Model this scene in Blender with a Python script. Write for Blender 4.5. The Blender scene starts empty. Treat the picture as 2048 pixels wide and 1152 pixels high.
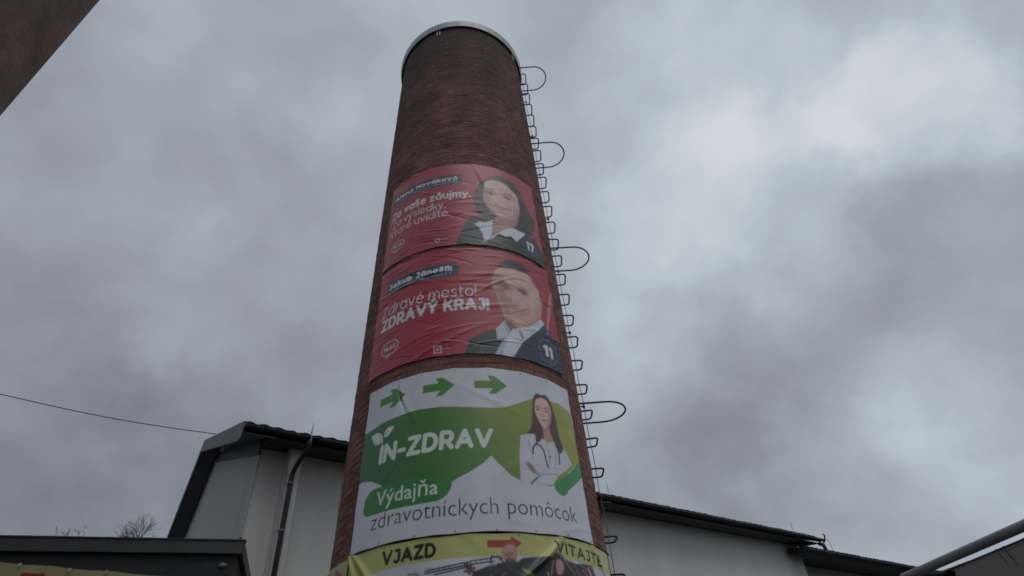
import bpy, math, random
import numpy as np
from mathutils import Vector, Matrix

random.seed(7)
RNG = np.random.default_rng(11)
scene = bpy.context.scene
COL = scene.collection

# ------------------------------------------------------------------ camera
FPX, PITCH, ROLL = 1150.0, 0.687315, -0.085342      # focal length in photo pixels (2048 wide)
EYE = np.array([0.0, 0.0, 1.6])
cp, sp, cr, sr = math.cos(PITCH), math.sin(PITCH), math.cos(ROLL), math.sin(ROLL)
r0 = Vector((1, 0, 0)); u0 = Vector((0, -sp, cp)); fw = Vector((0, cp, sp))
right = r0 * cr + u0 * sr
up = u0 * cr - r0 * sr
cam = bpy.data.cameras.new('camera')
cam.sensor_width = 36.0
cam.lens = 36.0 * FPX / 2048.0
cam.clip_start, cam.clip_end = 0.05, 2000.0
camo = bpy.data.objects.new('camera', cam)
COL.objects.link(camo)
M3 = Matrix((right, up, -fw)).transposed()
camo.matrix_world = Matrix.Translation(Vector(EYE)) @ M3.to_4x4()
scene.camera = camo

# ------------------------------------------------------------------ light, sky, exposure
SUN_EL, SUN_AZ = math.radians(58), math.radians(150)   # azimuth from +Y towards +X: behind the camera, to the right
scene.view_settings.view_transform = 'Standard'
scene.view_settings.look = 'None'
scene.view_settings.gamma = 1.0
scene.view_settings.use_curve_mapping = False
scene.view_settings.exposure = 0.0
sun = bpy.data.lights.new('sun', 'SUN')
sun.energy = 0.55
sun.angle = math.radians(40)
sun.color = (1.0, 0.97, 0.93)
suno = bpy.data.objects.new('sun', sun)
COL.objects.link(suno)
sd = Vector((math.sin(SUN_AZ) * math.cos(SUN_EL), math.cos(SUN_AZ) * math.cos(SUN_EL), math.sin(SUN_EL)))
suno.rotation_euler = sd.to_track_quat('Z', 'Y').to_euler()


def ray(px, py):
    """view direction of a photo pixel (2048 x 1152)"""
    x = px - 1024.0; y = py - 576.0
    X = cr * x + sr * y; Y = -sr * x + cr * y
    u = -Y / FPX; X = X / FPX
    d = np.array([X, cp - u * sp, sp + u * cp])
    return d / np.linalg.norm(d)


def at_height(px, py, z):
    d = ray(px, py)
    return EYE + d * ((z - EYE[2]) / d[2])


def on_plane(px, py, P0, nn):
    d = ray(px, py)
    return EYE + d * (((P0 - EYE) @ nn) / (d @ nn))


def project(P):
    P = np.atleast_2d(P) - EYE
    x, y, z = P[:, 0], P[:, 1], P[:, 2]
    d = y * cp + z * sp; u = -y * sp + z * cp
    X = FPX * x / d; Y = -FPX * u / d
    return np.c_[1024 + cr * X - sr * Y, 576 + sr * X + cr * Y]


def build_world():
    w = bpy.data.worlds.new('World'); scene.world = w; w.use_nodes = True
    nt = w.node_tree; N = nt.nodes; Lk = nt.links
    N.clear()
    out = N.new('ShaderNodeOutputWorld')
    mixs = N.new('ShaderNodeMixShader'); mixs.inputs[0].default_value = 0.93
    b1 = N.new('ShaderNodeBackground'); b1.inputs[1].default_value = 0.08
    b2 = N.new('ShaderNodeBackground'); b2.inputs[1].default_value = 1.0
    sky = N.new('ShaderNodeTexSky'); sky.sky_type = 'NISHITA'; sky.sun_disc = False
    sky.sun_elevation = SUN_EL; sky.sun_rotation = SUN_AZ
    Lk.new(sky.outputs[0], b1.inputs[0]); Lk.new(b1.outputs[0], mixs.inputs[1])
    Lk.new(b2.outputs[0], mixs.inputs[2]); Lk.new(mixs.outputs[0], out.inputs[0])
    tc = N.new('ShaderNodeTexCoord')

    def noise(vec, scale, det, rough, dist=0.0, off=(0, 0, 0)):
        mp = N.new('ShaderNodeMapping'); mp.inputs['Location'].default_value = off
        Lk.new(vec, mp.inputs[0])
        n = N.new('ShaderNodeTexNoise'); n.inputs['Scale'].default_value = scale
        n.inputs['Detail'].default_value = det; n.inputs['Roughness'].default_value = rough
        n.inputs['Distortion'].default_value = dist
        Lk.new(mp.outputs[0], n.inputs['Vector'])
        return n

    def math_(op, a, b=None, clamp=False):
        m = N.new('ShaderNodeMath'); m.operation = op; m.use_clamp = clamp
        for i, v in enumerate((a, b)):
            if v is None: continue
            if isinstance(v, (int, float)): m.inputs[i].default_value = v
            else: Lk.new(v, m.inputs[i])
        return m.outputs[0]

    d = tc.outputs['Generated']
    # stratocumulus deck: the direction is thrown on a flat layer so clouds shrink towards the horizon
    sep = N.new('ShaderNodeSeparateXYZ'); Lk.new(d, sep.inputs[0])
    zz = math_('MAXIMUM', math_('ADD', sep.outputs[2], 0.75), 0.3)
    cx = math_('DIVIDE', sep.outputs[0], zz); cy = math_('DIVIDE', sep.outputs[1], zz)
    comb = N.new('ShaderNodeCombineXYZ'); Lk.new(cx, comb.inputs[0]); Lk.new(cy, comb.inputs[1])
    base = noise(d, 3.2, 5.0, 0.55, 0.0, (3.1, 7.7, 1.3))
    fine = noise(comb.outputs[0], 7.0, 6.0, 0.52, 0.1, (9.1, 2.2, 4.0))
    warpn = noise(d, 6.5, 5.0, 0.58, 0.0, (1.0, 5.0, 2.0))
    sub = N.new('ShaderNodeVectorMath'); sub.operation = 'SUBTRACT'; sub.inputs[1].default_value = (.5, .5, .5)
    Lk.new(warpn.outputs['Color'], sub.inputs[0])
    sc = N.new('ShaderNodeVectorMath'); sc.operation = 'SCALE'; sc.inputs['Scale'].default_value = 0.20
    Lk.new(sub.outputs[0], sc.inputs[0])
    ad = N.new('ShaderNodeVectorMath'); ad.operation = 'ADD'; Lk.new(d, ad.inputs[0]); Lk.new(sc.outputs[0], ad.inputs[1])
    nm = N.new('ShaderNodeVectorMath'); nm.operation = 'NORMALIZE'; Lk.new(ad.outputs[0], nm.inputs[0])
    wd = nm.outputs[0]
    # thin and thick places of the deck: (direction px, radius in degrees, amount)
    patches = [(1428, 122, 9, .16), (1575, 185, 6, .10), (1808, 225, 6, .40), (1840, 190, 7, .08), (1503, 422, 8, .20), (1334, 410, 7, .16),
               (1550, 370, 6, .08), (1334, 560, 7, .13), (1280, 680, 6, .12), (1738, 1000, 8, .24), (2030, 880, 7, .12), (1250, 240, 9, .08),
               (1700, 640, 7, .05), (150, 330, 6, .10), (422, 610, 6, .12), (413, 56, 6, .06), (394, 366, 6, .05), (330, 900, 4, .05), (235, 950, 8, -.15),
               (122, 1015, 6, .06), (735, 310, 7, .06), (563, 563, 8, .05), (722, 94, 8, .05), (1150, 500, 7, .07),
               (1175, 75, 6, -.08), (1600, 60, 7, -.11), (1670, 125, 6, -.08), (1995, 190, 7, -.14), (1990, 470, 8, -.12), (1735, 480, 7, -.13),
               (1503, 820, 8, -.17), (1555, 895, 7, -.12), (1428, 957, 7, -.07), (1690, 545, 5, -.05),
               (188, 178, 7, -.08), (285, 425, 7, -.08), (216, 490, 9, .10), (310, 680, 7, -.06), (130, 600, 8, .05), (47, 713, 8, -.06),
               (28, 820, 8, -.03), (403, 755, 6, -.07), (140, 900, 7, -.06), (535, 413, 6, -.05), (488, 140, 6, -.05)]
    acc = None
    for px, py, rad, amt in patches:
        v = ray(px, py)
        dt = N.new('ShaderNodeVectorMath'); dt.operation = 'DOT_PRODUCT'
        Lk.new(wd, dt.inputs[0]); dt.inputs[1].default_value = tuple(v)
        mr = N.new('ShaderNodeMapRange'); mr.interpolation_type = 'SMOOTHERSTEP'
        mr.inputs[1].default_value = math.cos(math.radians(rad * 1.5)); mr.inputs[2].default_value = 1.0
        mr.inputs[3].default_value = 0.0; mr.inputs[4].default_value = amt * (0.66 if amt > 0 else 0.48)
        Lk.new(dt.outputs['Value'], mr.inputs[0])
        acc = mr.outputs[0] if acc is None else math_('ADD', acc, mr.outputs[0])
    # whole deck is a little thinner to the right, where it is about to break
    grad = math_('ADD', math_('MULTIPLY', sep.outputs[0], 0.19), math_('MULTIPLY', sep.outputs[2], 0.36))
    f = math_('ADD', math_('MULTIPLY', math_('SUBTRACT', base.outputs[0], .5), 0.26), math_('MULTIPLY', math_('SUBTRACT', fine.outputs[0], .5), 0.46))
    f = math_('ADD', math_('ADD', f, acc), math_('ADD', grad, 0.305), True)
    ramp = N.new('ShaderNodeValToRGB'); Lk.new(f, ramp.inputs[0])
    e = ramp.color_ramp.elements

    def lin(*c): return tuple(((v / 255 / 12.92) if v / 255 <= .04045 else ((v / 255 + .055) / 1.055) ** 2.4) for v in c) + (1,)
    e[0].position = 0.0; e[0].color = lin(106, 108, 117)
    e[1].position = 1.0; e[1].color = lin(214, 219, 226)
    for p, c in ((.18, (120, 123, 132)), (.36, (141, 147, 156)), (.57, (164, 171, 180)), (.78, (187, 197, 205))):
        x = ramp.color_ramp.elements.new(p); x.color = lin(*c)
    Lk.new(ramp.outputs[0], b2.inputs[0])


build_world()

# ------------------------------------------------------------------ helpers


def lin(r, g, b):
    def f(v):
        v /= 255.0
        return v / 12.92 if v <= .04045 else ((v + .055) / 1.055) ** 2.4
    return (f(r), f(g), f(b))


def tag(o, label=None, cat=None, group=None, kind=None):
    if label: o['label'] = label
    if cat: o['category'] = cat
    if group: o['group'] = group
    if kind: o['kind'] = kind
    return o


def thing(name, label, cat, loc=(0, 0, 0), rotz=0.0, group=None):
    o = bpy.data.objects.new(name, None)
    o.empty_display_size = 0.2
    o.location = Vector(loc); o.rotation_euler = (0, 0, rotz)
    COL.objects.link(o)
    return tag(o, label, cat, group)


class MB:
    """collects shapes (world or local coordinates) into one mesh"""
    def __init__(s): s.v = []; s.f = []

    def add(s, v, f):
        b = len(s.v); s.v.extend([tuple(map(float, p)) for p in v]); s.f.extend([tuple(b + i for i in q) for q in f])
        return s

    def prism(s, poly, direction):
        n = len(poly); P = [np.array(p, float) for p in poly]; D = np.array(direction, float)
        v = P + [p + D for p in P]
        f = [tuple(range(n))[::-1], tuple(range(n, 2 * n))] + [(i, (i + 1) % n, n + (i + 1) % n, n + i) for i in range(n)]
        return s.add(v, f)

    def obox(s, c, ax, ay, az):
        """box from a corner and three edge vectors"""
        c, ax, ay, az = (np.array(q, float) for q in (c, ax, ay, az))
        return s.prism([c, c + ax, c + ax + ay, c + ay], az)

    def tube(s, pts, r, n=6, caps=True, closed=False):
        P = [np.array(p, float) for p in pts]; m = len(P)
        rr = r if hasattr(r, '__len__') else [r] * m
        b = len(s.v); prev = None
        for i in range(m):
            t = P[min(i + 1, m - 1)] - P[max(i - 1, 0)]
            t = t / (np.linalg.norm(t) + 1e-12)
            a = np.array([0, 0, 1.0]) if prev is None else prev
            if abs(t @ a) > .98 and prev is None: a = np.array([1.0, 0, 0])
            x = a - t * (a @ t); x /= np.linalg.norm(x) + 1e-12
            y = np.cross(t, x); prev = x
            for k in range(n):
                q = 2 * math.pi * k / n
                s.v.append(tuple(P[i] + rr[i] * (math.cos(q) * x + math.sin(q) * y)))
        for i in range(m - 1):
            for k in range(n):
                a0 = b + i * n + k; a1 = b + i * n + (k + 1) % n
                s.f.append((a0, a1, a1 + n, a0 + n))
        if caps:
            s.f.append(tuple(b + k for k in range(n))[::-1]); s.f.append(tuple(b + (m - 1) * n + k for k in range(n)))
        return s

    def build(s, name, mat, parent=None, smooth=False, mesh_only=False):
        off = np.array(parent.location) if parent is not None else np.zeros(3)
        p = parent
        while p is not None and p.parent is not None:
            p = p.parent; off = off + np.array(p.location)
        V = np.array(s.v, float) - off
        me = bpy.data.meshes.new(name)
        me.from_pydata([tuple(q) for q in V], [], s.f)
        me.materials.append(mat)
        if smooth: me.polygons.foreach_set('use_smooth', [True] * len(me.polygons))
        me.update()
        o = bpy.data.objects.new(name, me)
        COL.objects.link(o)
        if parent is not None: o.parent = parent
        return o


def mat(name, color, rough=0.7, spec=0.4, metal=0.0, noise_scale=6.0, var=0.18, detail=6.0, color2=None, bump=0.0, bump_scale=60.0, streak=False):
    m = bpy.data.materials.new(name); m.use_nodes = True
    nt = m.node_tree; N = nt.nodes; L = nt.links
    b = N['Principled BSDF']
    b.inputs['Roughness'].default_value = rough; b.inputs['Metallic'].default_value = metal
    b.inputs['Specular IOR Level'].default_value = spec
    geo = N.new('ShaderNodeNewGeometry')
    mp = N.new('ShaderNodeMapping'); L.new(geo.outputs['Position'], mp.inputs[0])
    if streak: mp.inputs['Scale'].default_value = (1, 1, 0.18)
    n = N.new('ShaderNodeTexNoise'); n.inputs['Scale'].default_value = noise_scale; n.inputs['Detail'].default_value = detail
    n.inputs['Roughness'].default_value = .62
    L.new(mp.outputs[0], n.inputs['Vector'])
    rp = N.new('ShaderNodeValToRGB'); L.new(n.outputs[0], rp.inputs[0])
    c = np.array(color); c2 = np.array(color2) if color2 is not None else c * (1 + var)
    c1 = c if color2 is not None else c * (1 - var)
    rp.color_ramp.elements[0].position = .3; rp.color_ramp.elements[1].position = .7
    rp.color_ramp.elements[0].color = (*c1, 1); rp.color_ramp.elements[1].color = (*c2, 1)
    L.new(rp.outputs[0], b.inputs['Base Color'])
    if bump:
        n2 = N.new('ShaderNodeTexNoise'); n2.inputs['Scale'].default_value = bump_scale; n2.inputs['Detail'].default_value = 4
        L.new(geo.outputs['Position'], n2.inputs['Vector'])
        bp = N.new('ShaderNodeBump'); bp.inputs['Strength'].default_value = bump; bp.inputs['Distance'].default_value = .02
        L.new(n2.outputs[0], bp.inputs['Height']); L.new(bp.outputs[0], b.inputs['Normal'])
    return m


def brick_material():
    m = bpy.data.materials.new('brick_clay'); m.use_nodes = True
    nt = m.node_tree; N = nt.nodes; L = nt.links; b = N['Principled BSDF']
    b.inputs['Roughness'].default_value = .88; b.inputs['Specular IOR Level'].default_value = .3
    at = N.new('ShaderNodeAttribute'); at.attribute_name = 'tone'
    geo = N.new('ShaderNodeNewGeometry')
    rp = N.new('ShaderNodeValToRGB'); L.new(at.outputs['Fac'], rp.inputs[0])
    E = rp.color_ramp.elements
    E[0].position = 0; E[0].color = (.125, .066, .056, 1)
    E[1].position = 1; E[1].color = (.265, .170, .130, 1)
    for p, c in ((.25, (.178, .084, .070)), (.5, (.215, .103, .083)), (.75, (.240, .122, .095)), (.92, (.258, .150, .114))):
        x = E.new(p); x.color = (*c, 1)
    # clay grain
    n = N.new('ShaderNodeTexNoise'); n.inputs['Scale'].default_value = 22; n.inputs['Detail'].default_value = 6
    L.new(geo.outputs['Position'], n.inputs['Vector'])
    g = N.new('ShaderNodeMapRange'); g.inputs[1].default_value = .25; g.inputs[2].default_value = .75; g.inputs[3].default_value = .72; g.inputs[4].default_value = 1.28
    L.new(n.outputs[0], g.inputs[0])
    mul = N.new('ShaderNodeVectorMath'); mul.operation = 'SCALE'
    L.new(rp.outputs[0], mul.inputs[0]); L.new(g.outputs[0], mul.inputs['Scale'])
    nb_ = N.new('ShaderNodeTexNoise'); nb_.inputs['Scale'].default_value = 2.6; nb_.inputs['Detail'].default_value = 5; nb_.inputs['Roughness'].default_value = .65
    L.new(geo.outputs['Position'], nb_.inputs['Vector'])
    gb = N.new('ShaderNodeMapRange'); gb.inputs[1].default_value = .32; gb.inputs[2].default_value = .68; gb.inputs[3].default_value = .66; gb.inputs[4].default_value = 1.26
    L.new(nb_.outputs[0], gb.inputs[0])
    mul2 = N.new('ShaderNodeVectorMath'); mul2.operation = 'SCALE'; L.new(mul.outputs[0], mul2.inputs[0]); L.new(gb.outputs[0], mul2.inputs['Scale'])
    # soot of the flue: patchy, thick near the mouth, thinning out some metres down
    sep = N.new('ShaderNodeSeparateXYZ'); L.new(geo.outputs['Position'], sep.inputs[0])
    mp = N.new('ShaderNodeMapping'); mp.inputs['Scale'].default_value = (.9, .9, .35); L.new(geo.outputs['Position'], mp.inputs[0])
    ns = N.new('ShaderNodeTexNoise'); ns.inputs['Scale'].default_value = 1.5; ns.inputs['Detail'].default_value = 6
    L.new(mp.outputs[0], ns.inputs['Vector'])
    hz = N.new('ShaderNodeMapRange'); hz.inputs[1].default_value = 7.0; hz.inputs[2].default_value = 14.5; hz.inputs[3].default_value = -.25; hz.inputs[4].default_value = .62
    L.new(sep.outputs[2], hz.inputs[0])
    a = N.new('ShaderNodeMath'); a.operation = 'ADD'; L.new(hz.outputs[0], a.inputs[0]); L.new(ns.outputs[0], a.inputs[1])
    sf = N.new('ShaderNodeMapRange'); sf.inputs[1].default_value = .58; sf.inputs[2].default_value = 1.05; sf.inputs[3].default_value = 0; sf.inputs[4].default_value = .8
    L.new(a.outputs[0], sf.inputs[0])
    mx = N.new('ShaderNodeMix'); mx.data_type = 'RGBA'; L.new(sf.outputs[0], mx.inputs[0])
    L.new(mul2.outputs[0], mx.inputs[6]); mx.inputs[7].default_value = (.066, .054, .048, 1)
    L.new(mx.outputs[2], b.inputs['Base Color'])
    n2 = N.new('ShaderNodeTexNoise'); n2.inputs['Scale'].default_value = 70; n2.inputs['Detail'].default_value = 4
    L.new(geo.outputs['Position'], n2.inputs['Vector'])
    bp = N.new('ShaderNodeBump'); bp.inputs['Strength'].default_value = .5; bp.inputs['Distance'].default_value = .012
    L.new(n2.outputs[0], bp.inputs['Height']); L.new(bp.outputs[0], b.inputs['Normal'])
    return m


def print_material():
    m = bpy.data.materials.new('printed_vinyl'); m.use_nodes = True
    nt = m.node_tree; N = nt.nodes; L = nt.links; b = N['Principled BSDF']
    b.inputs['Roughness'].default_value = .40; b.inputs['Specular IOR Level'].default_value = .72
    at = N.new('ShaderNodeAttribute'); at.attribute_name = 'print'
    geo = N.new('ShaderNodeNewGeometry')
    n = N.new('ShaderNodeTexNoise'); n.inputs['Scale'].default_value = 3.0; n.inputs['Detail'].default_value = 6
    L.new(geo.outputs['Position'], n.inputs['Vector'])
    g = N.new('ShaderNodeMapRange'); g.inputs[1].default_value = .3; g.inputs[2].default_value = .7; g.inputs[3].default_value = .9; g.inputs[4].default_value = 1.06
    L.new(n.outputs[0], g.inputs[0])
    mul = N.new('ShaderNodeVectorMath'); mul.operation = 'SCALE'
    L.new(at.outputs['Color'], mul.inputs[0]); L.new(g.outputs[0], mul.inputs['Scale'])
    L.new(mul.outputs[0], b.inputs['Base Color'])
    return m


M_BRICK = brick_material()
M_PRINT = print_material()
M_MORTAR = mat('mortar', (.19, .15, .125), .95, .2, noise_scale=9, var=.3)
M_IRON = mat('dark_iron', (.022, .022, .024), .55, .4, noise_scale=25, var=.35)
M_GALV = mat('galvanised_sheet', (.32, .33, .35), .45, .5, .35, noise_scale=7, var=.3)
M_WIRE = mat('conductor_wire', (.16, .16, .165), .5, .5, .6, noise_scale=20, var=.2)
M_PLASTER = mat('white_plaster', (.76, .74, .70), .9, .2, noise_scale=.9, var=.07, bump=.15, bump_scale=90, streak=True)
M_PLASTER_SHADE = mat('white_plaster_shaded', (.53, .51, .485), .9, .2, noise_scale=.9, var=.08, bump=.15, bump_scale=90, streak=True)  # shaded copy of the white plaster: darker wall sides put into the colour
M_SOFFIT = mat('dark_stained_board', (.13, .13, .13), .75, .3, noise_scale=8, var=.3)
M_EAVE = mat('dark_eave_board', (.045, .045, .046), .75, .3, noise_scale=8, var=.3)
M_FASCIA = mat('grey_metal_flashing', (.095, .100, .092), .5, .4, .2, noise_scale=4, var=.2)
M_TILE = mat('anthracite_roof_tile', (.038, .039, .042), .6, .4, noise_scale=18, var=.35)
M_GUTTER = mat('dark_gutter_metal', (.030, .031, .034), .45, .5, .2, noise_scale=12, var=.25)
M_PIPE = mat('dark_downpipe_metal', (.028, .028, .030), .45, .5, .2, noise_scale=12, var=.25)
M_KIOSK = mat('black_cladding', (.024, .025, .025), .6, .35, noise_scale=5, var=.25)
M_KFASCIA = mat('charcoal_flashing', (.045, .048, .046), .5, .4, noise_scale=5, var=.2)
M_CLAMP = mat('dull_clamp', (.20, .20, .20), .5, .5, .3)
M_LAMP = mat('lamp_glass', (.13, .135, .13), .4, .5, noise_scale=10, var=.1)
M_RUST = mat('rusty_brown_steel', (.095, .068, .056), .85, .2, noise_scale=3.4, color2=(.235, .150, .118), detail=9, bump=.35, bump_scale=35)
M_TUBE = mat('grey_painted_tube', (.26, .265, .265), .45, .5, .2, noise_scale=9, var=.18)
M_FABRIC = mat('grey_awning_fabric', (.34, .32, .315), .85, .2, noise_scale=14, var=.12)
nt_ = M_FABRIC.node_tree; tr_ = nt_.nodes.new('ShaderNodeBsdfTranslucent'); tr_.inputs[0].default_value = (.50, .475, .47, 1)
mx_ = nt_.nodes.new('ShaderNodeMixShader'); mx_.inputs[0].default_value = .5
nt_.links.new(nt_.nodes['Principled BSDF'].outputs[0], mx_.inputs[1]); nt_.links.new(tr_.outputs[0], mx_.inputs[2])
nt_.links.new(mx_.outputs[0], nt_.nodes['Material Output'].inputs[0])
M_STRAP = mat('black_strap', (.03, .028, .03), .8, .2)
M_BARK = mat('bare_bark', (.085, .075, .06), .9, .2, noise_scale=9, var=.3)
M_CABLE = mat('black_cable', (.035, .035, .038), .6, .3)
M_EYELET = mat('eyelet_metal', (.42, .42, .43), .45, .5, .6, noise_scale=30, var=.1)
M_ROPE = mat('black_rope', (.02, .02, .02), .8, .2)
M_GROUND = mat('asphalt', (.055, .055, .056), .9, .25, noise_scale=2.0, var=.25, bump=.3, bump_scale=120)
M_FLUE = mat('sooty_flue', (.02, .018, .017), .95, .1)

# ------------------------------------------------------------------ ground
g = MB(); g.add([(-300, -300, 0), (300, -300, 0), (300, 300, 0), (-300, 300, 0)], [(0, 1, 2, 3)])
tag(g.build('ground', M_GROUND), 'dark asphalt yard around the brick chimney', None, None, 'structure')

# ------------------------------------------------------------------ brick chimney
DIST = 8.0
AZ = -0.1035544
AX = np.array([math.sin(AZ), math.cos(AZ)]) * DIST
TC = -AX / DIST                                     # towards the camera
RT = np.array([math.cos(AZ), -math.sin(AZ)])        # to the right
TAPER = 0.02494196
RB = 0.22436 * DIST + TAPER * 1.6                   # radius at ground
TOP = 13.50 + 1.6


def rad(z): return RB - TAPER * z


def cyl(phi, z, out=0.0):
    d = math.cos(phi) * TC + math.sin(phi) * RT
    r = rad(z) + out
    return np.array([AX[0] + d[0] * r, AX[1] + d[1] * r, z])


def surf(px, py):
    """photo pixel -> (phi, z) on the chimney's cone"""
    d = ray(px, py); R0 = rad(1.6)
    dx = d[:2]
    A = dx @ dx - (TAPER * d[2]) ** 2; B = -2 * dx @ AX + 2 * R0 * TAPER * d[2]; C = AX @ AX - R0 ** 2
    k = (-B - math.sqrt(max(B * B - 4 * A * C, 0))) / (2 * A)
    P = d * k; v = P[:2] - AX
    return math.atan2(v @ RT, v @ TC), P[2] + 1.6


chimney = thing('brick_chimney', 'tall round tapering red brick chimney standing in the middle of the yard', 'chimney', (AX[0], AX[1], 0))


def build_chimney():
    CH, JT = 0.090, 0.008                       # course height, joint
    ncourse = int((TOP - 0.12) / CH)
    V = []; F = []; tone = []; meta = []
    rng = np.random.default_rng(5)
    # print extents on the surface, to know which bricks are covered
    for c in range(ncourse):
        z0 = c * CH + JT * .5; z1 = (c + 1) * CH - JT * .5
        zm = (z0 + z1) / 2; R = rad(zm)
        n = max(8, int(round(2 * math.pi * R / 0.172)))
        st = 2 * math.pi / n; off = (c % 2) * .5 * st + rng.normal(0, .012)
        hj = JT * .5 / R
        courset = rng.normal(0, .05)
        for k in range(n):
            a0 = off + k * st + hj + rng.normal(0, .0012); a1 = off + (k + 1) * st - hj + rng.normal(0, .0012)
            pr = rng.normal(0, .0014) + (rng.random() < .03) * rng.uniform(-.0015, .003)
            tilt = rng.normal(0, .0015); zz0 = z0 + rng.normal(0, .0012); zz1 = z1 + rng.normal(0, .0012)
            vs = []
            for z, tl in ((zz0, -tilt), (zz1, tilt)):
                for a in (a0, (a0 + a1) / 2, a1):
                    vs.append(cyl(a, z, pr + tl))
            for z in (zz0, zz1):
                for a in (a0, a1):
                    vs.append(cyl(a, z, -.035))
            t = min(1, max(0, .5 + courset + rng.normal(0, .13) + (rng.random() < .02) * rng.uniform(.1, .3)))
            meta.append(((a0 + a1) / 2, zm)); V.append(vs); tone.append(t)
    faces = [(0, 1, 4, 3), (1, 2, 5, 4), (6, 0, 3, 8), (2, 7, 9, 5), (3, 4, 5, 9, 8), (2, 1, 0, 6, 7)]
    V = np.array(V); meta = np.array(meta); tone = np.array(tone)
    ctr = V[:, :6].mean(axis=1)
    ph = (meta[:, 0] + math.pi) % (2 * math.pi) - math.pi
    pj = [project(V[:, i]) for i in (0, 2, 5, 3)]
    area = 0
    for i in range(4):
        a, b = pj[i], pj[(i + 1) % 4]
        area = area + a[:, 0] * b[:, 1] - b[:, 0] * a[:, 1]
    area = np.abs(area) / 2
    cpj = project(ctr)
    facing = np.cos(ph) * DIST > rad(1.6) + .05
    inside = (cpj[:, 0] > 5) & (cpj[:, 0] < 2043) & (cpj[:, 1] > 5) & (cpj[:, 1] < 1147)
    cover = np.zeros(len(ph), bool)
    for (pa, pb, za, zb) in ((-.93, .90, 7.68, 9.66), (-.93, .885, 5.68, 7.6), (-.88, .93, 3.4, 5.46), (-1.5, 1.2, 0.3, 3.42)):
        cover |= (ph > pa) & (ph < pb) & (meta[:, 1] > za) & (meta[:, 1] < zb)
    score = np.where(facing & inside & ~cover, area, 0)
    pick = set(np.argsort(-score)[:300].tolist())
    pick = {i for i in pick if score[i] > 0}

    def make(name, idx):
        idx = list(idx); vv = V[idx].reshape(-1, 3) - np.array(chimney.location)
        ff = [tuple(10 * j + q for q in f) for j in range(len(idx)) for f in faces]
        me = bpy.data.meshes.new(name); me.from_pydata(vv.tolist(), [], ff)
        me.materials.append(M_BRICK)
        at = me.attributes.new('tone', 'FLOAT', 'POINT')
        at.data.foreach_set('value', np.repeat(tone[idx], 10).astype(np.float32))
        o = bpy.data.objects.new(name, me); COL.objects.link(o); o.parent = chimney
        return o
    for i in sorted(pick): make('brick', [i])
    rest = make('brickwork', [i for i in range(len(V)) if i not in pick])
    rest['kind'] = 'stuff'
    # mortar bed just behind the brick faces, and the flue inside
    n = 128
    v = []; f = []
    prof = [(rad(0) - .0060, 0), (rad(TOP - .1) - .0060, TOP - .1), (rad(TOP) - .32, TOP - .1), (rad(0) - .32, 0)]
    for r, z in prof:
        for k in range(n):
            a = 2 * math.pi * k / n
            v.append((AX[0] + r * math.cos(a), AX[1] + r * math.sin(a), z))
    for j in range(3):
        for k in range(n):
            a = j * n + k; b = j * n + (k + 1) % n
            f.append((a, b, b + n, a + n))
    mb = MB(); mb.add(v, f); mb.build('mortar_bed', M_MORTAR, chimney)
    # sheet metal cap ring: outer skirt, top, drip lip
    n = 160; v = []; f = []
    zt = TOP + .02
    ro = rad(TOP) + .080
    prof = [(ro - .040, zt - .185), (ro - .028, zt - .19), (ro - .026, zt - .17), (ro - .032, zt - .16), (ro, zt), (ro - .03, zt + .012), (rad(TOP) - .36, zt + .04), (rad(TOP) - .36, zt - .09), (rad(TOP) - .02, zt - .095), (rad(TOP) + .01, zt - .06), (ro - .045, zt - .05)]
    m = len(prof)
    for r, z in prof:
        for k in range(n):
            a = 2 * math.pi * k / n
            v.append((AX[0] + r * math.cos(a), AX[1] + r * math.sin(a), z))
    for j in range(m):
        for k in range(n):
            a = j * n + k; b = j * n + (k + 1) % n; c = ((j + 1) % m) * n
            f.append((a, b, c + (k + 1) % n, c + k))
    mb = MB(); mb.add(v, f); mb.build('cap_ring', M_GALV, chimney, True)
    for (px, py) in ((878, 62), (1022, 103)):
        phi, _ = surf(px, py)
        for s in (-1, 1):
            p = phi + s * .021
            mb = MB()
            for z0, z1, o0, o1 in ((zt - .42, zt - .17, .004, .020), (zt - .21, zt - .19, .004, .05)):
                q = [cyl(p - .011, z0, o0), cyl(p + .011, z0, o0), cyl(p + .011, z0, o1), cyl(p - .011, z0, o1)]
                mb.prism(q, (0, 0, z1 - z0))
            mb.build('cap_bracket', M_GALV, chimney)


build_chimney()

# ------------------------------------------------------------------ climbing irons with cage hoops
PHL = math.radians(84.5)
RUNG0, PITCHR = 13.3465 + 1.6, 0.44778
lad = thing('climbing_ladder', 'dark iron step rungs and hoops climbing the right side of the brick chimney', 'ladder', cyl(PHL, 0, 0))


def frame(phi):
    d = np.array([*(math.cos(phi) * TC + math.sin(phi) * RT), 0.0]); t = np.array([-d[1], d[0], 0.0])
    return d, t


def u_path(w, out, rc, z=0.0):
    pts = [(-.10, -w / 2, z), (out - rc, -w / 2, z)]
    for k in range(1, 5):
        a = k / 5 * math.pi / 2; pts.append((out - rc + rc * math.sin(a), -w / 2 + rc - rc * math.cos(a), z))
    pts.append((out, -w / 2 + rc, z)); pts.append((out, w / 2 - rc, z))
    for k in range(1, 5):
        a = k / 5 * math.pi / 2; pts.append((out - rc + rc * math.cos(a), w / 2 - rc + rc * math.sin(a), z))
    pts += [(out - rc, w / 2, z), (-.10, w / 2, z)]
    return pts


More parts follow.
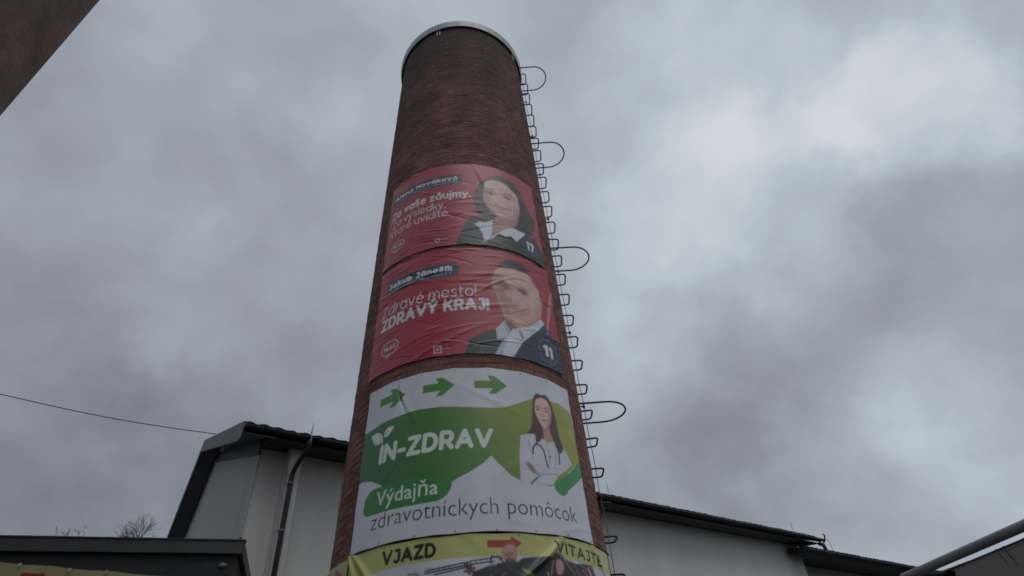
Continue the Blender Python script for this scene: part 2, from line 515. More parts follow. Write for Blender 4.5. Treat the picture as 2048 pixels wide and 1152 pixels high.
def build_ladder():
    d, t = frame(PHL)
    rotz = math.atan2(d[1], d[0])
    a = MB(); a.tube(u_path(.30, .165, .055), .0135, 7)
    rung0 = a.build('rung', M_IRON, None, True)
    W, OUT = .66, .68
    pts = [(-.1, -W / 2, 0), (.1, -W / 2, 0), (OUT - W / 2, -W / 2, 0)]
    for k in range(1, 16):
        q = -math.pi / 2 + math.pi * k / 16
        pts.append((OUT - W / 2 + W / 2 * math.cos(q), W / 2 * math.sin(q), 0))
    pts += [(OUT - W / 2, W / 2, 0), (.1, W / 2, 0), (-.1, W / 2, 0)]
    b = MB(); b.tube(pts, .0145, 7)
    hoop0 = b.build('cage_hoop', M_IRON, None, True)
    first = [True, True]

    def put(src, k, dz):
        o = src if first[0 if src is rung0 else 1] else src.copy()
        if first[0 if src is rung0 else 1]: first[0 if src is rung0 else 1] = False
        else: COL.objects.link(o)
        z = RUNG0 - k * PITCHR + dz
        o.parent = lad
        o.location = Vector(cyl(PHL, z)) - Vector(lad.location)
        o.rotation_euler = (random.gauss(0, .02), random.gauss(0, .03), rotz + random.gauss(0, .015))
    for k in range(29): put(rung0, k, random.gauss(0, .006))
    for k, dz in ((0, .0), (7, .01), (14, .05), (21, .035), (28, .0)): put(hoop0, k, dz)


build_ladder()
PHW = math.radians(78.0)
con = thing('lightning_conductor', 'thin conductor wire on pegs running down the chimney beside the rungs', 'conductor wire', cyl(PHW, 0, .05))
mb = MB(); pts = []
for i in range(60):
    z = .4 + (TOP - .55) * i / 59
    pts.append(cyl(PHW, z, .052 + .006 * math.sin(z * 7.0)))
mb.tube(pts, .0055, 6); mb.build('wire', M_WIRE, con, True)
for k in range(3, 31, 3):
    z = RUNG0 - k * PITCHR + .05
    if z < .5: continue
    a = MB(); d, t = frame(PHW)
    a.tube([cyl(PHW, z + .01, -.03), cyl(PHW, z, .055)], .011, 6)
    a.tube([cyl(PHW, z - .022, .053), cyl(PHW, z + .022, .053)], .019, 7)
    a.build('wire_holder', M_IRON, con)

# ------------------------------------------------------------------ printed banners


class Canvas:
    """a flat print, metres along the cloth (s) and up (z), painted in colour and then laid on a mesh"""
    def __init__(c, s0, s1, z0, z1, rm, bg, res=.0036):
        c.s0, c.s1, c.z0, c.z1, c.rm, c.res = s0, s1, z0, z1, rm, res
        c.W = int(round((s1 - s0) / res)); c.H = int(round((z1 - z0) / res))
        c.W += c.W % 2; c.H += c.H % 2
        c.img = np.empty((c.H, c.W, 3)); c.img[:] = lin(*bg)
        c.S = s0 + (np.arange(c.W) + .5) / c.W * (s1 - s0)
        c.Z = z0 + (np.arange(c.H) + .5) / c.H * (z1 - z0)

    def P(c, pts, org=(0, 0), k=1.0):
        """photo pixels (of an enlargement: origin, scale) -> cloth coordinates"""
        o = []
        for x, y in pts:
            ph, z = surf(org[0] + x / k, org[1] + y / k); o.append((ph * c.rm, z))
        return np.array(o)

    def box(c, a, pad=0.0):
        i0 = max(0, int((a[:, 0].min() - pad - c.s0) / (c.s1 - c.s0) * c.W) - 1); i1 = min(c.W, int((a[:, 0].max() + pad - c.s0) / (c.s1 - c.s0) * c.W) + 2)
        j0 = max(0, int((a[:, 1].min() - pad - c.z0) / (c.z1 - c.z0) * c.H) - 1); j1 = min(c.H, int((a[:, 1].max() + pad - c.z0) / (c.z1 - c.z0) * c.H) + 2)
        return i0, i1, j0, j1

    def blend(c, i0, i1, j0, j1, al, col):
        col = np.array(lin(*col)) if not isinstance(col, np.ndarray) else col
        R = c.img[j0:j1, i0:i1]; R += (col - R) * al[..., None]

    @staticmethod
    def smooth(p, n=6):
        p = np.asarray(p); m = len(p); o = []
        for i in range(m):
            a, b, d, e = p[i - 1], p[i], p[(i + 1) % m], p[(i + 2) % m]
            for k in range(n):
                t = k / n
                o.append(.5 * ((2 * b) + (d - a) * t + (2 * a - 5 * b + 4 * d - e) * t * t + (3 * b - a - 3 * d + e) * t ** 3))
        return np.array(o)

    @staticmethod
    def blur(m, r):
        r = int(r)
        if r < 1: return m
        for ax in (0, 1):
            for _ in range(2):
                k = 2 * r + 1
                pad = [(0, 0)] * m.ndim; pad[ax] = (r + 1, r)
                q = np.cumsum(np.pad(m, pad, mode='edge'), axis=ax)
                m = (np.take(q, range(k, q.shape[ax]), ax) - np.take(q, range(0, q.shape[ax] - k), ax)) / k
        return m

    def poly(c, p, col, sm=0, feather=0.0, alpha=1.0):
        p = np.asarray(p, float)
        if sm: p = c.smooth(p, sm)
        i0, i1, j0, j1 = c.box(p, feather * 2.5)
        if i1 <= i0 or j1 <= j0: return
        X, Y = np.meshgrid(c.S[i0:i1], c.Z[j0:j1])
        ins = np.zeros(X.shape, bool); n = len(p)
        for i in range(n):
            x0, y0 = p[i]; x1, y1 = p[(i + 1) % n]
            if y0 == y1: continue
            cnd = (Y < y0) != (Y < y1)
            ins ^= cnd & (X < (x1 - x0) * (Y - y0) / (y1 - y0) + x0)
        al = ins.astype(float) * alpha
        if feather: al = c.blur(al, max(1, feather / c.res))
        c.blend(i0, i1, j0, j1, al, col)

    def stroke(c, p, w, col, alpha=1.0, feather=0.0):
        p = np.asarray(p, float)
        i0, i1, j0, j1 = c.box(p, w + feather * 2.5)
        if i1 <= i0 or j1 <= j0: return
        X, Y = np.meshgrid(c.S[i0:i1], c.Z[j0:j1]); dm = np.full(X.shape, 1e9)
        for a, b in zip(p[:-1], p[1:]):
            d = b - a; L = d @ d + 1e-12
            t = np.clip(((X - a[0]) * d[0] + (Y - a[1]) * d[1]) / L, 0, 1)
            dm = np.minimum(dm, np.hypot(X - a[0] - t * d[0], Y - a[1] - t * d[1]))
        al = np.clip((w / 2 - dm) / c.res + .5, 0, 1) * alpha
        if feather: al = c.blur(al, max(1, feather / c.res))
        c.blend(i0, i1, j0, j1, al, col)

    def ellipse(c, cx, cz, rx, rz, col, ang=0.0, alpha=1.0, feather=0.0):
        t = np.linspace(0, 2 * math.pi, 36, endpoint=False)
        x = rx * np.cos(t); y = rz * np.sin(t)
        p = np.c_[cx + x * math.cos(ang) - y * math.sin(ang), cz + x * math.sin(ang) + y * math.cos(ang)]
        c.poly(p, col, 0, feather, alpha)

    def text(c, s, p0, p1, cap, col, weight=0.0, alpha=1.0, shear=0.0, space=1.0):
        """a line of lettering whose baseline runs from p0 to p1 (cloth coordinates) with capitals `cap` high"""
        p0 = np.asarray(p0, float); p1 = np.asarray(p1, float)
        T = text_tris(s, weight, shear, space)
        x0, x1 = T[..., 0].min(), T[..., 0].max()
        u = p1 - p0
        A = np.array([u / (x1 - x0), np.array([0, cap / CAPH])])
        Q = (T - np.array([x0, 0])) @ A + p0
        al = np.zeros((c.H, c.W))
        for t in Q:
            i0, i1, j0, j1 = c.box(t)
            if i1 <= i0 or j1 <= j0: continue
            X, Y = np.meshgrid(c.S[i0:i1], c.Z[j0:j1])
            (ax, ay), (bx, by), (dx, dy) = t
            den = (by - dy) * (ax - dx) + (dx - bx) * (ay - dy)
            if abs(den) < 1e-12: continue
            w0 = ((by - dy) * (X - dx) + (dx - bx) * (Y - dy)) / den
            w1 = ((dy - ay) * (X - dx) + (ax - dx) * (Y - dy)) / den
            al[j0:j1, i0:i1] = np.maximum(al[j0:j1, i0:i1], ((w0 >= 0) & (w1 >= 0) & (w0 + w1 <= 1)))
        c.blend(0, c.W, 0, c.H, al * alpha, col)

    def soften(c, poly, r):
        i0, i1, j0, j1 = c.box(np.asarray(poly), 3 * r)
        n = max(1, int(r / c.res))
        c.img[j0:j1, i0:i1] = c.blur(c.img[j0:j1, i0:i1], n)

    def finish(c):
        q = c.img
        return (q[0::2, 0::2] + q[1::2, 0::2] + q[0::2, 1::2] + q[1::2, 1::2]) / 4



def _arc(cx, cy, rx, ry, a0, a1, n=14):
    return [(cx + rx * math.cos(math.radians(a0 + (a1 - a0) * i / n)), cy + ry * math.sin(math.radians(a0 + (a1 - a0) * i / n))) for i in range(n + 1)]


def glyphs():
    X = .70; B = _arc(.34, .35, .34, .35, 0, 360, 22); G = {}
    G['A'] = (.86, [[(0, 0), (.43, 1), (.86, 0)], [(.15, .30), (.71, .30)]])
    G['V'] = (.86, [[(0, 1), (.43, 0), (.86, 1)]])
    G['N'] = (.74, [[(0, 0), (0, 1), (.74, 0), (.74, 1)]])
    G['Z'] = (.70, [[(.02, 1), (.68, 1), (0, 0), (.70, 0)]])
    G['D'] = (.76, [[(0, 0), (0, 1), (.30, 1)] + _arc(.30, .5, .46, .5, 90, -90) + [(0, 0)]])
    G['R'] = (.66, [[(0, 0), (0, 1), (.36, 1)] + _arc(.36, .70, .28, .30, 90, -90) + [(0, .40)], [(.36, .40), (.66, 0)]])
    G['Y'] = (.76, [[(0, 1), (.38, .45), (.76, 1)], [(.38, .45), (.38, 0)]])
    G['K'] = (.68, [[(0, 0), (0, 1)], [(.66, 1), (.02, .38)], [(.24, .58), (.68, 0)]])
    G['J'] = (.46, [[(.12, 1), (.46, 1), (.46, .28)] + _arc(.22, .26, .24, .26, 0, -140, 8)])
    G['I'] = (.0, [[(0, 0), (0, 1)]]); G['H'] = (.68, [[(0, 0), (0, 1)], [(.68, 0), (.68, 1)], [(0, .52), (.68, .52)]])
    G['L'] = (.52, [[(0, 1), (0, 0), (.52, 0)]]); G['T'] = (.70, [[(0, 1), (.70, 1)], [(.35, 1), (.35, 0)]])
    G['E'] = (.54, [[(.54, 1), (0, 1), (0, 0), (.54, 0)], [(0, .52), (.48, .52)]])
    G['S'] = (.56, [_arc(.30, .75, .26, .25, 40, 250, 10) + _arc(.27, .25, .28, .25, 85, -140, 10)])
    G['-'] = (.34, [[(0, .38), (.34, .38)]]); G['!'] = (.0, [[(0, 1), (0, .36)], [(0, .04), (0, 0)]])
    G['.'] = (.0, [[(0, .03), (0, 0)]]); G[','] = (.06, [[(.06, .04), (.0, -.16)]]); G[' '] = (.10, [])
    G['1'] = (.26, [[(0, .86), (.26, 1), (.26, 0)]]); G['7'] = (.60, [[(0, .84), (0, 1), (.60, 1), (.20, 0)]])
    G['a'] = (.68, [B, [(.68, X), (.68, 0)]]); G['d'] = (.68, [B, [(.68, 1.04), (.68, 0)]]); G['b'] = (.68, [B, [(0, 1.04), (0, 0)]])
    G['o'] = (.68, [B]); G['p'] = (.68, [B, [(0, X), (0, -.28)]])
    G['c'] = (.60, [_arc(.34, .35, .34, .35, 48, 312)]); G['e'] = (.68, [[(.02, .37), (.68, .37)] + _arc(.34, .35, .34, .35, 3, 315, 20)[1:]])
    G['l'] = (.0, [[(0, 1.04), (0, 0)]]); G['i'] = (.0, [[(0, X), (0, 0)], [(0, .97), (0, .94)]]); G['j'] = (.06, [[(.06, X), (.06, -.14)] + _arc(-.08, -.14, .14, .14, 0, -90, 6), [(.06, .97), (.06, .94)]])
    G['k'] = (.54, [[(0, 1.04), (0, 0)], [(.52, X), (.02, .24)], [(.20, .42), (.54, 0)]])
    G['n'] = (.58, [[(0, 0), (0, X)], [(0, .40)] + _arc(.29, .40, .29, .30, 180, 0) + [(.58, 0)]])
    G['h'] = (.58, [[(0, 0), (0, 1.04)], [(0, .40)] + _arc(.29, .40, .29, .30, 180, 0) + [(.58, 0)]])
    G['m'] = (1.0, [[(0, 0), (0, X)], [(0, .42)] + _arc(.25, .42, .25, .28, 180, 0) + [(.50, 0)], [(.50, .42)] + _arc(.75, .42, .25, .28, 180, 0) + [(1.0, 0)]])
    G['u'] = (.58, [[(0, X), (0, .30)] + _arc(.29, .30, .29, .30, 180, 360) + [(.58, X)], [(.58, .3), (.58, 0)]])
    G['r'] = (.34, [[(0, 0), (0, X)], [(0, .38)] + _arc(.30, .38, .30, .32, 180, 85, 8)]); G['v'] = (.60, [[(0, X), (.30, 0), (.60, X)]])
    G['y'] = (.60, [[(0, X), (.31, 0)], [(.60, X), (.26, -.14), (.14, -.27), (.0, -.28)]])
    G['t'] = (.36, [[(.13, .92), (.13, .18)] + _arc(.29, .18, .16, .18, 180, 290, 6), [(0, X), (.36, X)]])
    G['s'] = (.46, [_arc(.24, .525, .21, .175, 35, 250, 9) + _arc(.22, .175, .23, .175, 85, -145, 9)]); G['z'] = (.50, [[(.02, X), (.48, X), (0, 0), (.50, 0)]])

    def acc(base, kind, up=0.0):
        w, p = G[base]; p = [q for q in p]; c = w / 2
        if base == 'i': p = p[:1]
        if kind == 'a': p.append([(c - .04, .86 + up), (c + .12, 1.04 + up)])
        if kind == 'c': p.append([(c - .16, 1.02 + up), (c, .88 + up), (c + .16, 1.02 + up)])
        if kind == '^': p.append([(c - .16, .88 + up), (c, 1.03 + up), (c + .16, .88 + up)])
        return (w, p)
    for ch, b, k, u in (('á', 'a', 'a', 0), ('é', 'e', 'a', 0), ('ý', 'y', 'a', 0), ('í', 'i', 'a', 0), ('š', 's', 'c', 0), ('ň', 'n', 'c', 0), ('ô', 'o', '^', 0), ('Ý', 'Y', 'a', .28)):
        G[ch] = acc(b, k, u)
    return G


GLY = glyphs()


def lettering(cv, s, p0, p1, cap, col, w, alpha=1.0, shear=0.0, gap=.17, wx=None):
    """geometric sans lettering drawn as strokes: baseline p0-p1, capitals `cap` high, stroke `w` thick (metres)"""
    p0 = np.asarray(p0, float); p1 = np.asarray(p1, float)
    wu = w / cap
    x = 0.0; out = []
    for ch in s:
        gw, pl = GLY[ch]
        for p in pl: out.append([(x + a + shear * b, b) for a, b in p])
        x += gw + gap + wu * 1.05
    tot = x - gap - wu * 1.05
    L = np.linalg.norm(p1 - p0); u = (p1 - p0) / L
    kx = (L - w) / tot; ky = cap - w
    for p in out:
        q = [p0 + u * (w / 2 + a * kx) + np.array([0, w / 2 + b * ky]) for a, b in p]
        cv.stroke(q, w, col, alpha)


CAPH = 0.70


def text_tris(s, weight, shear, space):
    cu = bpy.data.curves.new('lettering', 'FONT'); cu.body = s; cu.size = 1.0
    cu.offset = weight; cu.shear = shear; cu.space_character = space; cu.resolution_u = 3; cu.fill_mode = 'FRONT'
    o = bpy.data.objects.new('lettering', cu); COL.objects.link(o)
    bpy.context.view_layer.update()
    ev = o.evaluated_get(bpy.context.evaluated_depsgraph_get())
    me = ev.to_mesh(); me.calc_loop_triangles()
    v = np.empty(len(me.vertices) * 3); me.vertices.foreach_get('co', v); v = v.reshape(-1, 3)[:, :2]
    t = np.empty(len(me.loop_triangles) * 3, np.int32); me.loop_triangles.foreach_get('vertices', t)
    T = v[t].reshape(-1, 3, 2)
    ev.to_mesh_clear()
    bpy.data.objects.remove(o); bpy.data.curves.remove(cu)
    return T


def creases(S, Z, seed, n, amp, ang=(-.5, .5), length=(.25, .8), width=(.012, .035), extra=()):
    """folds of slack cloth: short soft ridges"""
    rng = np.random.default_rng(seed)
    H = np.zeros(S.shape)
    s0, s1, z0, z1 = S.min(), S.max(), Z.min(), Z.max()
    lst = list(extra)
    for _ in range(n):
        lst.append((rng.uniform(s0, s1), rng.uniform(z0, z1), rng.uniform(*ang), rng.uniform(*length), rng.uniform(*width), rng.uniform(.4, 1) * amp * rng.choice([-1, 1], p=[.35, .65])))
    for (a, b, an, le, wi, am) in lst:
        ca, sa = math.cos(an), math.sin(an)
        u = (S - a) * ca + (Z - b) * sa; v = -(S - a) * sa + (Z - b) * ca
        v = v + .06 * le * np.sin(u / le * 2.2 + a * 9)
        H += am * np.exp(-(u / (le * .5)) ** 2) * np.exp(-(v / wi) ** 2)
    return H


def make_banner(name, label, cv, height, sag_top=0.0, group=None, edge_lift=0.0, base=.016, slant=(0, 0), cat='banner'):
    """lays a finished print on the brick; parts: cloth, eyelets"""
    img = cv.finish(); h, w = img.shape[:2]
    s = np.linspace(cv.s0, cv.s1, w); z = np.linspace(cv.z0, cv.z1, h)
    S, Z = np.meshgrid(s, z)
    Hh = height(S, Z) + base
    fs = (S - cv.s0) / (cv.s1 - cv.s0); fz = (Z - cv.z0) / (cv.z1 - cv.z0)
    # the hem dips a little between the ties
    ne = 7
    dip = .012 * np.abs(np.sin(math.pi * fs * ne))
    ZZ = Z - dip * fz ** 6 + dip * (1 - fz) ** 6 + slant[0] * fs + sag_top * (4 * fs * (1 - fs)) * fz
    SS = S + .012 * np.abs(np.sin(math.pi * fz * 4)) * (np.where(fs < .5, 1, -1)) * (np.abs(fs - .5) * 2) ** 12
    Hh = Hh + edge_lift * np.clip((fs - .93) / .07, 0, 1) ** 2 * (1.2 - fz * .4)
    ph = SS / cv.rm
    R = rad(ZZ) + Hh
    X = AX[0] + R * (np.cos(ph) * TC[0] + np.sin(ph) * RT[0]); Y = AX[1] + R * (np.cos(ph) * TC[1] + np.sin(ph) * RT[1])
    c0 = cyl((cv.s0 + cv.s1) / 2 / cv.rm, cv.z0, .02)
    root = thing(name, label, cat, c0, 0, group)
    V = np.stack([X, Y, ZZ], -1).reshape(-1, 3) - c0
    idx = np.arange(h * w).reshape(h, w)
    F = np.stack([idx[:-1, :-1], idx[:-1, 1:], idx[1:, 1:], idx[1:, :-1]], -1).reshape(-1, 4)
    me = bpy.data.meshes.new('cloth')
    me.vertices.add(len(V)); me.vertices.foreach_set('co', V.astype(np.float32).ravel())
    me.loops.add(F.size); me.loops.foreach_set('vertex_index', F.astype(np.int32).ravel())
    me.polygons.add(len(F)); me.polygons.foreach_set('loop_start', np.arange(0, F.size, 4, dtype=np.int32))
    me.update(calc_edges=True)
    me.polygons.foreach_set('use_smooth', np.ones(len(F), bool))
    ca = me.color_attributes.new('print', 'FLOAT_COLOR', 'POINT')
    ca.data.foreach_set('color', np.concatenate([img.reshape(-1, 3), np.ones((h * w, 1))], 1).astype(np.float32).ravel())
    me.materials.append(M_PRINT)
    o = bpy.data.objects.new('cloth', me); COL.objects.link(o); o.parent = root
    # eyelets along the hems
    src = None
    for j in (int(h * .985), int(h * .015)):
        for k in range(ne + 1):
            i = min(w - 3, max(2, int(w * (.012 + k / ne * .976))))
            p = V[j * w + i]; a = V[j * w + i + 1] - V[j * w + i - 1]; b = V[(j + 2 if j + 2 < h else j) * w + i] - V[(j - 2) * w + i]
            a = a / np.linalg.norm(a); b = b / np.linalg.norm(b); nn = np.cross(a, b)
            if src is None:
                mb = MB(); n = 10; vv = []; ff = []
                for r, q in ((.004, .0), (.006, .003), (.010, .003), (.011, 0)):
                    for m in range(n): vv.append((r * math.cos(2 * math.pi * m / n), r * math.sin(2 * math.pi * m / n), q))
                for q in range(3):
                    for m in range(n): ff.append((q * n + m, (q + 1) * n + m, (q + 1) * n + (m + 1) % n, q * n + (m + 1) % n))
                mb.add(vv, ff); e = src = mb.build('eyelet', M_EYELET)
            else:
                e = src.copy(); COL.objects.link(e)
            e.parent = root
            e.matrix_local = Matrix.Translation(Vector(p + nn * .001)) @ Matrix((Vector(a), Vector(b), Vector(nn))).transposed().to_4x4()
    return root


def z_at(px, py): return surf(px, py)[1]


RED, NAVY, WHITE = (172, 46, 64), (46, 54, 72), (218, 219, 222)
SKIN, SKIN_D, HAIR = (222, 184, 172), (176, 130, 120), (50, 44, 42)


def bubble(cv, c, w, h, col, wd):
    """speech-bubble outline with the small tail below"""
    t = np.linspace(0, 2 * math.pi, 40)
    pts = [(c[0] + w * np.sign(math.cos(a)) * abs(math.cos(a)) ** .75, c[1] + h * np.sign(math.sin(a)) * abs(math.sin(a)) ** .75) for a in t]
    pts = [p for p in pts]
    cv.stroke(pts, wd, col)
    cv.stroke([(c[0] - w * .35, c[1] - h * .9), (c[0] - w * .2, c[1] - h * 1.45), (c[0] + .1 * w, c[1] - h * .95)], wd, col)


def fitline(cv, s, a, b, cap, col, weight, org=(0, 0), k=1.0, **kw):
    p = cv.P([a, b], org, k)
    zz = p[:, 1].mean()
    lettering(cv, s, (p[0, 0], zz + (p[0, 1] - zz) * .3), (p[1, 0], zz + (p[1, 1] - zz) * .3), cap, col, weight, **kw)


def banner_woman():
    rm = rad(8.7)
    cv = Canvas(-1.485, 1.405, 7.712, 9.715, rm, RED)
    # slightly lighter field behind the portrait
    cv.ellipse(.75, 8.75, .75, .85, (182, 60, 80), 0, .5, .2)
    # name plate
    k2 = (760, 330); s2 = 6.065
    b = cv.P([(178, 440), (990, 112), (993, 235), (190, 525)], k2, s2)
    zt = (b[0, 1] + b[1, 1]) / 2; zb = (b[2, 1] + b[3, 1]) / 2
    cv.poly([(b[0, 0], zt), (b[1, 0], zt), (b[2, 0], zb), (b[3, 0], zb)], NAVY)
    hgt = zt - zb
    p = cv.P([(200, 490), (940, 190)], k2, s2)
    lettering(cv, 'Alena Nováková', (p[0, 0], zb + hgt * .40), (p[1, 0], zb + hgt * .40), hgt * .42, WHITE, .026)
    cv.text('kandidátka na poslankyňu zastupiteľstva', (p[0, 0], zb + hgt * .13), (p[1, 0], zb + hgt * .13), hgt * .15, (200, 205, 212), .0, .8)
    fitline(cv, 'Za vaše záujmy.', (155, 712), (1100, 395), .185, WHITE, .034, k2, s2)
    fitline(cv, 'Za výsledky,', (160, 800), (800, 522), .172, WHITE, .0155, k2, s2)
    fitline(cv, 'ktoré uvidíte.', (135, 925), (850, 612), .172, WHITE, .0155, k2, s2)
    p = cv.P([(222, 985)], k2, s2)[0]
    bubble(cv, (p[0], p[1]), .135, .095, WHITE, .011)
    lettering(cv, 'HLAS', (p[0] - .095, p[1] - .03), (p[0] + .095, p[1] - .03), .066, WHITE, .013)
    p = cv.P([(700, 925)], k2, s2)[0]
    cv.stroke([(p[0] - .03, p[1] - .035), (p[0] - .03, p[1] + .035), (p[0] + .03, p[1] + .035), (p[0] + .03, p[1] - .035), (p[0] - .03, p[1] - .035)], .011, WHITE)
    cv.stroke([(p[0] + .05, p[1] + .005), (p[0] + .16, p[1] + .005)], .01, WHITE, .6)
    # portrait
    o, s = (900, 330), 5.76
    Q = lambda pts: cv.P(pts, o, s)
    cv.poly(Q([(430, 160), (520, 132), (610, 150), (700, 210), (780, 300), (830, 400), (870, 500), (905, 560), (945, 630), (965, 700), (945, 800), (890, 850), (820, 830), (760, 760), (700, 690), (560, 690), (470, 680), (430, 640), (350, 590), (300, 510), (265, 420), (280, 320), (310, 260), (350, 200)]), HAIR, 5, .006)
    cv.poly(Q([(540, 580), (620, 620), (770, 620), (765, 700), (700, 730), (600, 790), (500, 830), (470, 800), (490, 690)]), SKIN_D, 5, .006)
    cv.poly(Q([(590, 660), (740, 650), (740, 700), (620, 760), (560, 760)]), (186, 138, 122), 5, .02)
    face = [(400, 205), (470, 187), (560, 202), (640, 250), (700, 300), (748, 352), (775, 420), (790, 500), (785, 580), (750, 630), (690, 645), (620, 628), (560, 600), (500, 560), (440, 500), (405, 430), (385, 360), (385, 280)]
    cv.poly(Q(face), SKIN, 5, .005)
    cv.poly(Q([(392, 300), (430, 310), (440, 420), (500, 530), (560, 590), (510, 570), (440, 500), (400, 420)]), SKIN_D, 5, .03, .6)
    cv.poly(Q([(600, 560), (700, 600), (780, 540), (780, 600), (700, 650), (600, 620)]), SKIN_D, 5, .03, .35)
    cv.ellipse(*Q([(470, 250)])[0], .11, .10, (234, 204, 192), 0, .5, .04)
    cv.ellipse(*Q([(640, 470)])[0], .08, .07, (230, 178, 168), 0, .6, .03)
    cv.stroke(Q([(405, 305), (445, 290), (485, 302), (520, 330)]), .021, (78, 56, 50), .85, .006)
    cv.stroke(Q([(590, 345), (640, 340), (690, 362), (715, 395)]), .021, (78, 56, 50), .85, .006)
    for ex, ey in ((470, 337), (648, 388)):
        p = Q([(ex, ey)])[0]
        cv.ellipse(p[0], p[1], .070, .036, (110, 74, 68), -.15, .85, .008)
        cv.ellipse(p[0], p[1] - .002, .045, .017, (205, 195, 190), -.15, .9)
        cv.ellipse(p[0], p[1], .022, .022, (34, 24, 24))
        cv.stroke([(p[0] - .055, p[1] + .008), (p[0], p[1] + .026), (p[0] + .055, p[1] + .004)], .012, (44, 30, 28))
    cv.stroke(Q([(545, 340), (520, 400), (502, 430), (520, 448), (556, 452)]), .020, SKIN_D, .6, .012)
    cv.stroke(Q([(515, 474), (560, 494), (610, 508), (665, 522)]), .028, (140, 62, 64), .85, .005)
    cv.stroke(Q([(535, 505), (580, 522), (630, 530)]), .022, (176, 96, 92), .7, .006)
    cv.stroke(Q([(690, 470), (700, 510), (680, 545)]), .014, SKIN_D, .5, .008)
    for (x, y), rx, rz, c_, a_ in (((470, 330), .105, .060, SKIN_D, .40), ((650, 380), .100, .060, SKIN_D, .38), ((535, 400), .035, .075, (236, 206, 194), .6), ((536, 455), .055, .022, SKIN_D, .6),
                                   ((430, 410), .075, .085, (196, 142, 132), .35), ((720, 480), .080, .10, (234, 202, 190), .5), ((575, 548), .075, .020, SKIN_D, .45), ((585, 590), .075, .045, (232, 198, 186), .6),
                                   ((760, 560), .06, .14, SKIN_D, .4), ((560, 225), .20, .07, (232, 200, 188), .5)):
        q = Q([(x, y)])[0]; cv.ellipse(q[0], q[1], rx, rz, c_, 0, a_, .022)
    for pts in ([(468, 432), (492, 470), (500, 500)], [(668, 470), (690, 510), (688, 545)]): cv.stroke(Q(pts), .012, SKIN_D, .6, .008)
    for k in range(9):                                       # light on the strands of hair
        dx = k * 13
        cv.stroke(Q([(600 + dx, 160 + dx * .5), (700 + dx * 1.2, 250 + dx), (770 + dx * 1.1, 380 + dx), (815 + dx, 520 + dx * .8), (850 + dx * .7, 690)]), .010, (92, 80, 76), .30, .006)
        cv.stroke(Q([(440 - dx, 170 + dx), (350 - dx * .6, 270 + dx), (330 - dx * .5, 420 + dx * .6), (390 - dx * .6, 570)]), .010, (88, 76, 72), .25, .006)
    cv.soften(Q([(385, 185), (790, 185), (790, 640), (385, 640)]), .0045)
    # dark jacket and white collar
    cv.poly(Q([(235, 615), (300, 598), (365, 600), (430, 640), (470, 690), (480, 800), (560, 790), (700, 760), (780, 770), (880, 850), (960, 850), (1010, 960), (1060, 1090), (1085, 1160), (1060, 1200), (800, 1040), (600, 975), (400, 935), (80, 940), (92, 850), (140, 750), (170, 690)]), (30, 31, 38), 0, .004)
    cv.poly(Q([(280, 685), (335, 658), (400, 672), (490, 638), (482, 720), (476, 812), (440, 870), (400, 895), (372, 800), (330, 720)]), (214, 220, 226), 0, .004)
    cv.poly(Q([(476, 812), (520, 800), (600, 770), (500, 850), (440, 872)]), (170, 178, 188), 0, .004)
    cv.poly(Q([(555, 795), (640, 738), (720, 735), (775, 762), (862, 800), (760, 893), (690, 822), (640, 832)]), (220, 226, 230), 0, .004)
    cv.poly(Q([(355, 880), (420, 875), (400, 912), (365, 910)]), (150, 156, 166), 0, .006, .7)
    cv.stroke(Q([(250, 700), (330, 800), (380, 900)]), .02, (14, 14, 18), .8, .008)
    # candidate number
    p = Q([(915, 950)])[0]
    cv.stroke([(p[0] + .155 * math.cos(t), p[1] + .185 * math.sin(t)) for t in np.linspace(0, 2 * math.pi, 40)], .007, (110, 120, 150), .8)
    cv.ellipse(p[0], p[1], .15, .18, (30, 40, 70), 0, .5)
    lettering(cv, '17', (p[0] - .085, p[1] - .10), (p[0] + .095, p[1] - .10), .20, WHITE, .044, gap=.34)
    fc = cv.P([(1002, 400)])[0]
    flat = lambda S, Z: 1 - .8 * np.exp(-((S - fc[0]) / .32) ** 2 - ((Z - fc[1]) / .42) ** 2)
    hf = lambda S, Z: flat(S, Z) * (creases(S, Z, 21, 46, .0065, (-.45, .35)) + creases(S, Z, 22, 16, .007, (-.3, .2), (.2, .5), (.010, .02)) + creases(S, Z, 23, 6, .012, (1.2, 1.9), (.4, .9), (.03, .05)))
    make_banner('election_banner', 'upper red banner of a dark-haired woman in white collar, number 17', cv, hf, group='banners tied round the chimney', edge_lift=.02)


